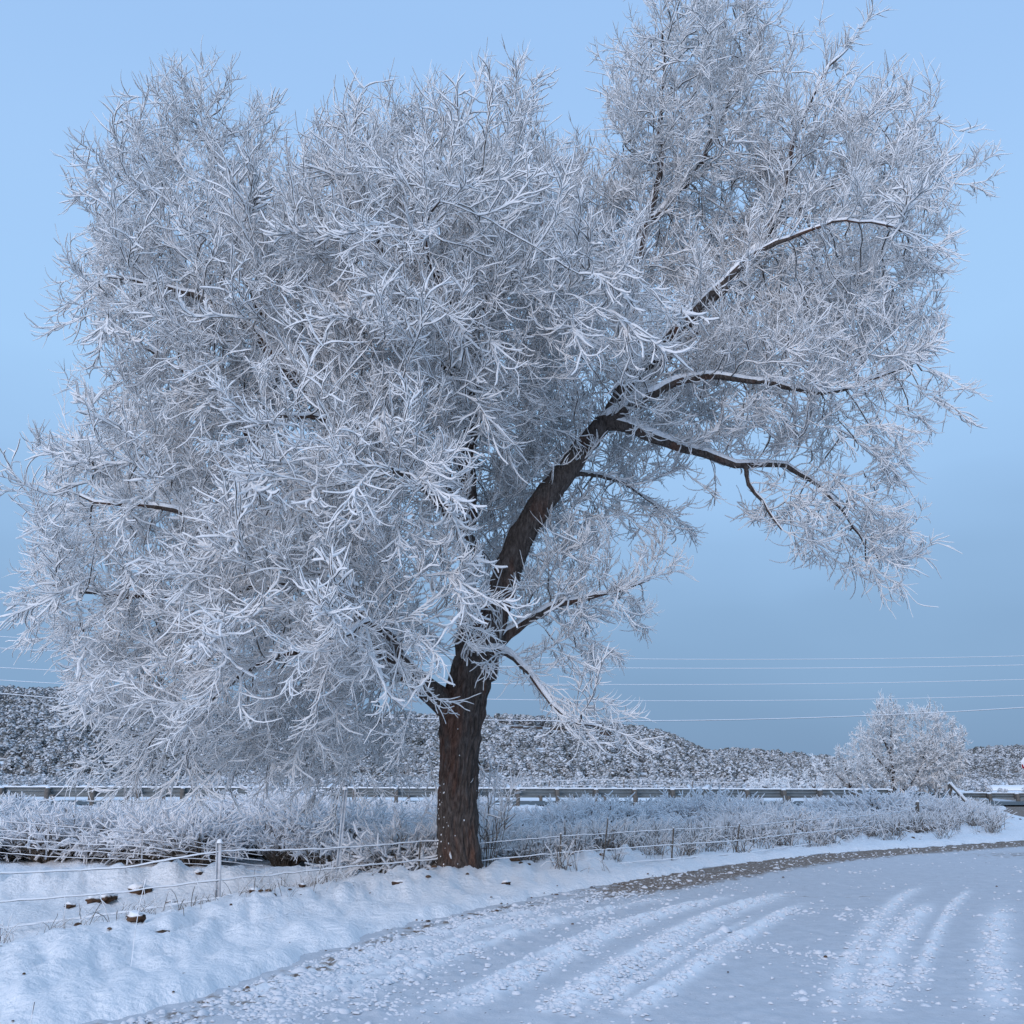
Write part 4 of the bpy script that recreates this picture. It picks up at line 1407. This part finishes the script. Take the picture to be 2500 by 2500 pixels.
fl_ = empty('wire_fence', (-4.2, 14.4, gz(-4.2, 14.4)), 'three-wire fence on pale posts running left from the tree trunk', 'fence')
tpost(fl_, wp(533, 2215, 14.6), wp(536, 2058, 14.6), 0.034)
tpost(fl_, wp(815, 2185, 16.0), wp(842, 1928, 16.2), 0.032)
tpost(fl_, wp(1022, 2125, 17.3), wp(1026, 2050, 17.3), 0.012, M_POSTW)
wire([wp(-120, 2150, 12.9), wp(0, 2134, 13.2), wp(270, 2122, 13.9), wp(400, 2103, 14.2), wp(534, 2080, 14.6), wp(680, 2076, 15.3), wp(822, 2072, 16.0), wp(1024, 2056, 17.2), wp(1075, 2054, 17.4)], fl_)
wire([wp(-120, 2218, 12.9), wp(0, 2203, 13.2), wp(300, 2178, 13.9), wp(534, 2149, 14.6), wp(680, 2135, 15.3), wp(820, 2120, 16.0), wp(1024, 2102, 17.2), wp(1075, 2098, 17.4)], fl_)
wire([wp(-60, 2275, 12.9), wp(60, 2259, 13.3), wp(300, 2228, 13.9), wp(534, 2193, 14.6), wp(680, 2178, 15.3), wp(817, 2164, 16.0), wp(1024, 2130, 17.2), wp(1075, 2125, 17.4)], fl_)

f2 = empty('wire_fence', (-9.5, 20.2, gz(-9.5, 20.2)), 'older sagging five-wire fence in front of the brush at the left', 'fence')
for k, (ya, yb, yc) in enumerate(((2005, 2035, 2064), (2028, 2050, 2075), (2046, 2068, 2088), (2064, 2086, 2100), (2082, 2100, 2112))):
    wire([wp(-60, ya - 6, 19.0), wp(120, ya + 10, 19.3), wp(346, yb, 19.8), wp(420, yb + 8, 20.0), wp(520, yc, 20.4), wp(640, yc + 14, 20.8)], f2, 0.0035, 0.009)
tpost(f2, wp(346, 2112, 19.8), wp(348, 2038, 19.8), 0.012)
tpost(f2, wp(112, 2098, 19.3), wp(120, 2010, 19.3), 0.012)
tpost(f2, wp(530, 2125, 20.4), wp(528, 2048, 20.4), 0.012)

f3 = empty('wire_fence', (5.0, 21.0, gz(5.0, 21.0)), 'sagging wire fence with thin leaning posts along the road right of the trunk', 'fence')
R3 = [(1165, 2060, 17.7), (1367, 2043, 18.6), (1475, 2036, 19.2), (1640, 2026, 20.2), (1803, 2018, 21.8), (1935, 2005, 23.6), (2035, 1998, 25.4), (2180, 1985, 29), (2238, 1968, 31)]
for k, dz in enumerate((0.0, 0.27, 0.55)):
    wire([at(u, v, Y) - np.array((0, 0, dz * (1 if k < 2 else 0.95))) for u, v, Y in R3], f3, 0.004, 0.011)
for (px, yb, yt, Y, lean) in ((1367, 2125, 2036, 18.6, 2), (1470, 2125, 1998, 19.2, 14), (1638, 2118, 2022, 20.2, 6), (1795, 2095, 2012, 21.8, 10), (1930, 2078, 2002, 23.6, 10), (2030, 2068, 1990, 25.4, 10), (2178, 2045, 1970, 29, 2)):
    tpost(f3, wp(px, yb, Y), wp(px + lean, yt, Y), 0.013 if px != 1470 else 0.011, M_POSTW if px in (1367, 1470, 1638, 1795) else M_WHITEPOST)


def wood_post(parent, base, top, r, name='corner_post'):
    P = np.linspace(base, top, 9); P[:, :2] += rng.normal(0, 0.006, (9, 2))
    V, F, A = round_tube(P, np.full(9, r), 9, 0.06)
    n0 = len(V)
    V = np.vstack([V, [P[-1] + np.array((0, 0, 0.01))]])
    i = np.arange(9); cap = np.c_[n0 - 9 + i, n0 - 9 + (i + 1) % 9, np.full(9, n0)]
    o = build(name, V, [F, cap], M_POSTW, parent, smooth=True)
    Vc, Fc = cap_dome(r * 1.1, r * 1.1, r * 1.1)
    s = build('post_snow', Vc + P[-1], Fc, M_CLOD); s.parent = o
    return o


wood_post(f3, wp(2241, 2030, 31), wp(2239, 1958, 31), 0.055)
# braced corner at the end of the fence
f4 = empty('fence_brace', at(2325, 1985, 35), 'dark corner post with a snow-covered brace pole leaning on it beside the junction', 'fence post')
wood_post(f4, wp(2326, 1990, 35), wp(2318, 1915, 35), 0.07, 'post')
P = np.linspace(wp(2318, 1913, 34.9), wp(2372, 1973, 34.6), 10)
V, F, A = round_tube(P, np.full(10, 0.045), 8, 0.05); bo = build('brace', V, F, M_POSTW, f4)
cv, cf = cap_strip(P, np.full(10, 0.045), np.full(10, 0.06), 7, 1.3)
cs_ = build('snow_cap', cv, cf, M_CLOD); cs_.parent = bo
wire([wp(2239, 1968, 31), wp(2290, 1962, 33), wp(2320, 1925, 35)], f4)
wire([wp(2270, 2035, 32), wp(2300, 2005, 34), wp(2322, 1975, 35)], f4, 0.006, 0.02, 'guy_wire')
# far field fence beyond the highway
f5 = empty('wire_fence', at(1450, 1915, 72), 'thin distant wire fence in the snow beyond the guardrail', 'fence')
for dz in (0, .35):
    wire([at(u, v, 72) - np.array((0, 0, dz)) for u, v in ((1180, 1918), (1350, 1907), (1530, 1904), (1700, 1909), (1900, 1914))], f5, 0.006, 0.016)
for (px, pt) in ((1340, 1905), (1522, 1902), (1690, 1906)):
    tpost(f5, at(px, 1932, 72), at(px + 1, pt, 72), 0.035, M_POSTW)

# ------------------------------------------------------------------ overhead wires, sagging, snow on their tops
WY = 58.0
LAB = ['topmost and faintest of the five snowy overhead wires', 'second from the top of the five snowy overhead wires', 'middle one of the five snowy overhead wires', 'fourth from the top of the five snowy overhead wires', 'lowest and thickest of the five overhead wires crossing in front of the hill']
WPT = [[(0, 1554), (1200, 1606), (1600, 1607), (2500, 1602)], [(0, 1582), (1200, 1629), (1600, 1629), (2500, 1624)], [(0, 1631), (230, 1640), (1200, 1670), (1600, 1671), (2500, 1659)],
       [(0, 1662), (230, 1672), (1180, 1709), (1600, 1710), (2500, 1698)], [(0, 1695), (260, 1714), (531, 1732), (1180, 1758), (1600, 1762), (2500, 1727)]]
for k, pts in enumerate(WPT):
    px = np.array([p[0] for p in pts]); py = np.array([p[1] for p in pts])
    Y0, Y1 = 40.0 + (4 - k) * 1.5, 58.0 + (4 - k) * 1.5
    cf_ = np.polyfit(px, py, 2)
    uu = np.linspace(-1100, 3700, 120)
    P = np.array([at(u, np.polyval(cf_, u), Y0 + (Y1 - Y0) * (u / 2500)) for u in uu])
    r = 0.007 if k < 4 else 0.012
    V, F, A = snow_tubes(P[None], np.full((1, 120), r), np.full((1, 120), r * (2.2 if k < 4 else 1.9)), 0.5 if k < 4 else 0.2)
    tag(build('overhead_wire', V, F, M_WIRE, attrs={'snow': A}), LAB[k], 'wire', 'overhead wires')

# ------------------------------------------------------------------ stop sign at the right edge
SY = 50.0
sc_ = at(2512, 1866, SY)
sg = empty('stop_sign', (sc_[0], SY, gz(sc_[0], SY)), 'red stop sign half plastered with snow at the right edge', 'road sign')
rO = 0.40
oa = np.arange(8) * PI / 4 + PI / 8


def octa(r, y0, y1, c):
    Va = np.c_[r * np.cos(oa), np.full(8, y0), r * np.sin(oa)] + c; Vb = np.c_[r * np.cos(oa), np.full(8, y1), r * np.sin(oa)] + c
    V = np.vstack([Va, Vb, [c + np.array((0, y0, 0))], [c + np.array((0, y1, 0))]])
    i = np.arange(8); j = (i + 1) % 8
    return V, np.vstack([np.c_[i, j, np.full(8, 16)], np.c_[8 + j, 8 + i, np.full(8, 17)], np.c_[i, 8 + i, 8 + j], np.c_[i, 8 + j, j]])


V, F = octa(rO, 0, 0.006, sc_); build('border', V, F, M_SIGNW, sg, False)
V, F = octa(rO * 0.94, -0.005, -0.002, sc_); fc = build('face', V, F, M_RED, sg, False)
tcur = bpy.data.curves.new('letters', 'FONT'); tcur.body = 'STOP'; tcur.size = 0.34; tcur.align_x = 'CENTER'; tcur.align_y = 'CENTER'; tcur.extrude = 0.001
to = bpy.data.objects.new('letters_src', tcur); COL.objects.link(to)
dg = bpy.context.evaluated_depsgraph_get()
me = bpy.data.meshes.new_from_object(to.evaluated_get(dg)); me.materials.clear(); me.materials.append(M_SIGNW)
bpy.data.objects.remove(to); 
lt = bpy.data.objects.new('letters', me); COL.objects.link(lt); lt.parent = fc
lt.location = Vector((sc_[0], sc_[1] - 0.008, sc_[2])); lt.rotation_euler = (PI / 2, 0, 0); lt.scale = (0.72, 1.0, 1)
# wet snow stuck over the upper part
nx, nz = 14, 10
VV, FF = [], []
for j in range(nz):
    zz = -0.02 + (rO * 0.93 + 0.02) * j / (nz - 1)
    hw = rO * 0.924 if zz < rO * 0.383 else rO * 0.924 - (zz - rO * 0.383)
    for i in range(nx):
        f = i / (nx - 1) * 2 - 1
        drip = (0.05 * math.sin(i * 1.9) - 0.10 * (1 - abs(f))) * (1 - j / (nz - 1))
        VV.append((sc_[0] + f * hw * 0.99, sc_[1] - 0.010 - 0.035 * (1 - f ** 4) * min(1, j / 2) , sc_[2] + zz + drip))
for j in range(nz - 1):
    for i in range(nx - 1):
        a = j * nx + i; FF.append((a, a + 1, a + nx + 1, a + nx))
build('stuck_snow', VV, np.array(FF), M_CLOD, sg)
V, F = box((sc_[0], SY + 0.03, (sc_[2] + 0.3 + sg.location.z - 0.3) / 2), (0.06, 0.04, sc_[2] + 0.3 - sg.location.z + 0.3)); build('post', V, F, M_WHITEPOST, sg, False)

# ------------------------------------------------------------------ low building far right
bY = 130.0
b0 = at(2415, 1938, bY); b1 = at(2600, 1938, bY)
hb = empty('low_building', ((b0[0] + b1[0]) / 2, bY, b0[2]), 'low dark shed with a snow-covered roof behind the right end of the guardrail', 'building')
zt = at(2450, 1927, bY)[2]; zr = at(2450, 1917, bY)[2]
V, F = box(((b0[0] + b1[0]) / 2, bY + 3, (b0[2] + zt) / 2 - 0.3), (b1[0] - b0[0], 6, zt - b0[2] + 0.6)); build('wall', V, F, M_WALL, hb, False)
xa, xb = b0[0] - 0.3, b1[0] + 0.3
V = np.array([(xa, bY - .4, zt), (xb, bY - .4, zt), (xb, bY + 3, zr), (xa + 1.6, bY + 3, zr), (xa, bY + 6.4, zt), (xb, bY + 6.4, zt), (xa, bY - .4, zt - .12), (xb, bY - .4, zt - .12)])
build('roof', V, [np.array([(0, 1, 2, 3), (4, 3, 2, 5), (6, 7, 1, 0)]), np.array([(0, 3, 4)])], M_SNOW, hb, False)

# ------------------------------------------------------------------ hills and their woodland
def hill(name, prof, r_foot, r_top, r_back, nx, nr, zf):
    px = np.linspace(prof[0][0], prof[-1][0], nx)
    py = np.interp(px, [p[0] for p in prof], [p[1] for p in prof])
    VV = np.empty((nr, nx, 3))
    for j in range(nr):
        f = j / (nr - 1)
        R = r_foot + (r_back - r_foot) * f
        k = (R - r_foot) / (r_top - r_foot)
        for i in range(nx):
            t_ = at(px[i], py[i], r_top)
            ztop = t_[2]
            prf = k ** 0.8 if k <= 1 else max(0, 1 - ((R - r_top) / (r_back - r_top)) ** 1.6)
            x = (px[i] - 1250) / 2500 * R * 1.0 / (CP - ((1250 - 1870) / 2500) * SP)
            VV[j, i] = (x, R, zf + (ztop - zf) * prf)
    n = fbm(VV[..., 0] * 0.02, VV[..., 1] * 0.02, 3)
    kk = sstep(r_foot, r_foot + 40, VV[..., 1])
    VV[..., 2] += n * 1.1 * kk
    VV[0, :, 2] -= 1.0
    return px, VV


def bilin(G, fi, fj):
    nr, nx, _ = G.shape
    i = np.clip(fi, 0, nr - 1.001); j = np.clip(fj, 0, nx - 1.001)
    i0 = i.astype(int); j0 = j.astype(int); a = (i - i0)[:, None]; b = (j - j0)[:, None]
    return G[i0, j0] * (1 - a) * (1 - b) + G[i0 + 1, j0] * a * (1 - b) + G[i0, j0 + 1] * (1 - a) * b + G[i0 + 1, j0 + 1] * a * b


M_HILL = snowy_mat('snowy_hillside', (0.13, 0.12, 0.11), (0.24, 0.22, 0.20), 0.15, 0.5, 0.5)
profA = [(-900, 1680), (-300, 1690), (0, 1694), (120, 1700), (260, 1712), (500, 1738), (720, 1752), (1180, 1764), (1300, 1768), (1450, 1778), (1550, 1792), (1640, 1808), (1690, 1834), (1760, 1862), (1850, 1890), (1950, 1905)]
profB = [(1200, 1850), (1600, 1845), (1700, 1846), (1800, 1846), (1900, 1852), (2000, 1860), (2100, 1868), (2250, 1856), (2350, 1846), (2430, 1838), (2500, 1838), (2800, 1830), (3300, 1825)]


def conifer(nq, r_):
    """pinyon or juniper far away: tufts of foliage through a rounded crown, snow lying on those that face up"""
    a = r_.uniform(0, 2 * PI, nq); h = r_.uniform(0.05, 1, nq)
    rad = np.sqrt(r_.uniform(0.1, 1, nq)) * np.sqrt(np.clip(1 - (h - 0.35) ** 2 / 0.46, 0.03, 1)) * 0.5
    c = np.c_[rad * np.cos(a), rad * np.sin(a), h]
    n = np.c_[np.cos(a) * r_.uniform(0.2, 1, nq), np.sin(a) * r_.uniform(0.2, 1, nq), r_.uniform(-0.2, 1.2, nq)]; n /= np.linalg.norm(n, axis=1, keepdims=True)
    t = np.cross(n, r_.normal(0, 1, (nq, 3))); t /= np.linalg.norm(t, axis=1, keepdims=True)
    b = np.cross(n, t)
    s = r_.uniform(0.05, 0.125, (nq, 1))
    V = np.stack([c - t * s - b * s * .7, c + t * s - b * s * .6, c + t * s * .8 + b * s * .8, c - t * s * .7 + b * s], 1)
    A = np.repeat(n[:, 2] * 0.9 + h * 0.15 + r_.normal(0, 0.18, nq), 4)
    return V.reshape(-1, 3), np.arange(nq * 4).reshape(-1, 4), A


WP_, WS_, WI_ = [], [], []
tm = []
for i in range(36):
    V, F, A = conifer(120, np.random.default_rng(i))
    ac = Acc(); ac.add(V * np.array((1.2, 1.2, 0.95)), F, A + (-0.24, -0.06, 0.10)[i // 12]); tm.append(ac)
for (nm, prof, rf, rt, rb, nx, nr, cnt, smin, smax, zf) in (('hill', profA, 250, 400, 560, 160, 30, 7600, 2.2, 4.0, 0.3), ('far_ridge', profB, 430, 560, 760, 110, 24, 4200, 2.6, 4.6, 0.2)):
    px, G = hill(nm, prof, rf, rt, rb, nx, nr, zf)
    ho = build(nm, G.reshape(-1, 3), grid_faces(nr, nx)[:, ::-1], M_HILL, attrs={'snow': np.full(nr * nx, 0.12)})
    tag(ho, kind='structure')
    vis = (rt - rf) / (rb - rf)
    fi = rng.uniform(0.0, vis * 1.12, cnt) * (nr - 1); fj = rng.uniform(0, 1, cnt) * (nx - 1)
    Pq = bilin(G, fi, fj)
    pxq = 1250 + Pq[:, 0] / Pq[:, 1] * 2500 * 1.03
    ok = (np.abs(Pq[:, 0] / Pq[:, 1]) < 0.60) & ~((nm == 'hill') & (pxq > 1220) & (pxq < 1505) & (Pq[:, 1] > 340) & (Pq[:, 1] < 386))
    Pq = Pq[ok]
    szs = rng.uniform(smin, smax, len(Pq)) * (1.0 - 0.25 * sstep(0.5, 0, fi[ok] / (nr - 1)))
    top = fi[ok] / (nr - 1) / vis
    cls = np.where(rng.uniform(0, 1, len(Pq)) < 0.28 + 0.4 * sstep(0.8, 1.05, top), 0, np.where(rng.uniform(0, 1, len(Pq)) < 0.5, 1, 2))
    WP_.append(Pq - np.array((0, 0, 0.15))); WS_.append(szs); WI_.append(cls * 12 + rng.integers(0, 12, len(Pq)))
# low snowy scrub on the flat below the hills
nn_ = 1500
yy = rng.uniform(105, 300, nn_); xx = yy * rng.uniform(-0.56, 0.56, nn_)
ok_ = ~((xx / yy > 0.45) & (yy > 112) & (yy < 133)); xx, yy = xx[ok_], yy[ok_]; nn_ = len(xx)
WP_.append(np.c_[xx, yy, ground_z(xx, yy, False) - 0.1]); WS_.append(rng.uniform(0.5, 1.3, nn_) * (0.7 + yy / 400)); WI_.append(24 + rng.integers(0, 12, nn_))
M_WOOD = snowy_mat('snowy_conifer', (0.088, 0.096, 0.092), (0.165, 0.17, 0.16), 0.38, 1.1, 0.35, (0.66, 0.67, 0.69), 0.4)
WP_ = np.vstack(WP_); WS_ = np.concatenate(WS_); WI_ = np.concatenate(WI_)
tag(scatter('hillside_woodland', tm, WP_, rng.uniform(0, 6.28, len(WP_)), WS_, WI_, M_WOOD, None, False), 'snow-dusted pinyon and juniper woodland covering the hills', 'woodland', kind='stuff')

# dark rock ledge under the hill's crest
lg = Acc()
for i in range(46):
    u = 1215 + i * 7 + rng.uniform(-3, 3)
    if 28 < i < 33: continue
    yy = np.interp(u, [p[0] for p in profA], [p[1] for p in profA]) + 6 + 3 * math.sin(i * .8)
    c = at(u, yy + 11, 372)
    V, F = box((0, 0, 0), (rng.uniform(1.4, 3.0), 4.0, rng.uniform(1.6, 3.0)), rotz(rng.uniform(-.5, .5)))
    V = V + rng.normal(0, 0.18, V.shape)
    lg.add(V + c, F)
tag(lg.make('rock_ledge', M_ROCK, smooth=False), kind='structure')

# ------------------------------------------------------------------ clods of bare earth poking out of the snow
def clod_mesh(name, seedv):
    r_ = np.random.default_rng(seedv)
    import bmesh
    bm = bmesh.new(); bmesh.ops.create_icosphere(bm, subdivisions=3, radius=1.0)
    V = np.array([v.co[:] for v in bm.verts]); F = np.array([[v.index for v in f.verts] for f in bm.faces]); bm.free()
    n = fbm(V[:, 0] * 1.6 + seedv, V[:, 1] * 1.6 + V[:, 2] * 2.1, 4)
    n2_ = r_.normal(0, 0.07, len(V))
    V = V * (1 + 0.5 * n + n2_)[:, None] * np.array((1.3, 0.9, 0.62))
    return V, F, np.clip(V[:, 2] * 0.9 + 0.4, 0, 1) 


M_EARTH = snowy_mat('earth_clod', (0.045, 0.026, 0.017), (0.13, 0.075, 0.045), 0.6, 5, 0.4)
EC = [(265, 2128, 15.8, .20, 'brown earth clod showing at the left end of the snowy mound'), (345, 2133, 16.6, .24, 'largest bare brown earth clod on top of the snowy mound'), (235, 2162, 15.6, .15, 'dark earth clod low on the left of the snowy mound'),
      (175, 2175, 15.4, .09, 'small dark clod at the foot of the snowy mound, far left'), (420, 2178, 15.6, .09, 'small dark clod at the right foot of the snowy mound'), (642, 2165, 16.2, .17, 'brown clod beside the fence between the two pale posts'),
      (484, 2128, 17.4, .12, 'small clod on the snowy hump behind the shorter fence post'), (328, 2275, 11.4, .13, 'brown grassy clod poking from the verge snow below the fence wires'), (615, 2240, 13.6, .10, 'dark clod in the bank below the shorter post, partly snowed over'),
      (735, 2210, 14.5, .07, 'small dark clod in the bank left of the trunk'), (975, 2190, 14.9, .10, 'black stub of stalks in the bank just left of the trunk'), (848, 2200, 14.4, .10, 'dark clod cluster in the bank under the tall pale post'),
      (1235, 2150, 16.0, .09, 'dark clod at the right end of the bank by the trunk'), (40, 2270, 12.3, .06, 'small dark stone on the verge at the left edge'), (36, 2328, 10.2, .05, 'tiny dark stone low on the verge at the left edge')]
for i, (px, py, Yc, r_, lb) in enumerate(EC):
    p = at(px, py, Yc)
    z = gz(p[0], Yc)
    V, F, A = clod_mesh('earth_clod', i + 3)
    r_ *= 0.72
    o = build('earth_clod', V * r_, F, M_EARTH, attrs={'snow': A})
    o.location = (p[0], Yc, z + r_ * 0.2)
    o.rotation_euler = (0, 0, rng.uniform(0, 6))
    tag(o, lb, 'clod', 'clods of bare earth in the snow')
# scatter of tiny dark crumbs and dead leaves along the bank and road edge
cr_ = Acc()
for i in range(750):
    s_i = rng.integers(8, len(_e) - 30)
    a, b = _e[s_i], _e[s_i + 1]
    nrm = np.array((-(b - a)[1], (b - a)[0])); nrm /= np.linalg.norm(nrm)
    off = rng.choice([rng.normal(2.2, 0.35), rng.normal(0.02, 0.16), rng.uniform(-5, -0.3)], p=[0.42, 0.44, 0.14])
    x, y = a + nrm * off
    if math.hypot(x, y) < 5: continue
    z = gz(x, y) if off > 0.1 else 0.015
    r = rng.lognormal(math.log(0.012 if off < 1 else 0.026), 0.5)
    if off < 1: r = min(r, 0.02)
    Q = T0 * r * np.array((rng.uniform(.7, 1.6), rng.uniform(.7, 1.6), .8))
    Q = Q @ rotz(rng.uniform(0, 6)).T
    cr_.add(Q + np.array((x, y, z + 0.004)), TF)
tag(cr_.make('gravel_crumbs', M_DIRT), 'dark gravel crumbs along the road edge and bank', 'gravel', kind='stuff')

# bare sapling stems just right of the trunk
sp_ = shrub_mesh('sapling', 16, 1.5, 0.7, 0.7, 900, 0.007, 0.05).make('bare_sapling', M_BRUSH)
sp_.location = (at(1185, 2110, 18.0)[0], 18.0, gz(at(1185, 2110, 18.0)[0], 18.0))
tag(sp_, 'thin leafless sapling stems growing just right of the trunk foot', 'sapling')
# single dead stalks in the foreground verge
for (px, py, Yc, h, lb) in ((320, 2345, 9.3, .75, 'tall thin dead stalk standing alone in the foreground verge'), (75, 2480, 7.2, .25, 'bent snowy weed stalk at the bottom left')):
    p = at(px, py, Yc); x, y = p[0], Yc
    P = strands(np.array([(x, y, gz(x, y) - .05)]), np.array([(0.02, 0.03, 1.0)]), np.array([h]), 6, np.zeros(1), np.zeros(1) - .1, 0.03)
    V, F, A = snow_tubes(P, np.full((1, 7), 0.004), np.full((1, 7), 0.003), 0.1)
    tag(build('dead_stalk', V, F, M_WIRE, attrs={'snow': A}), lb, 'stalk')
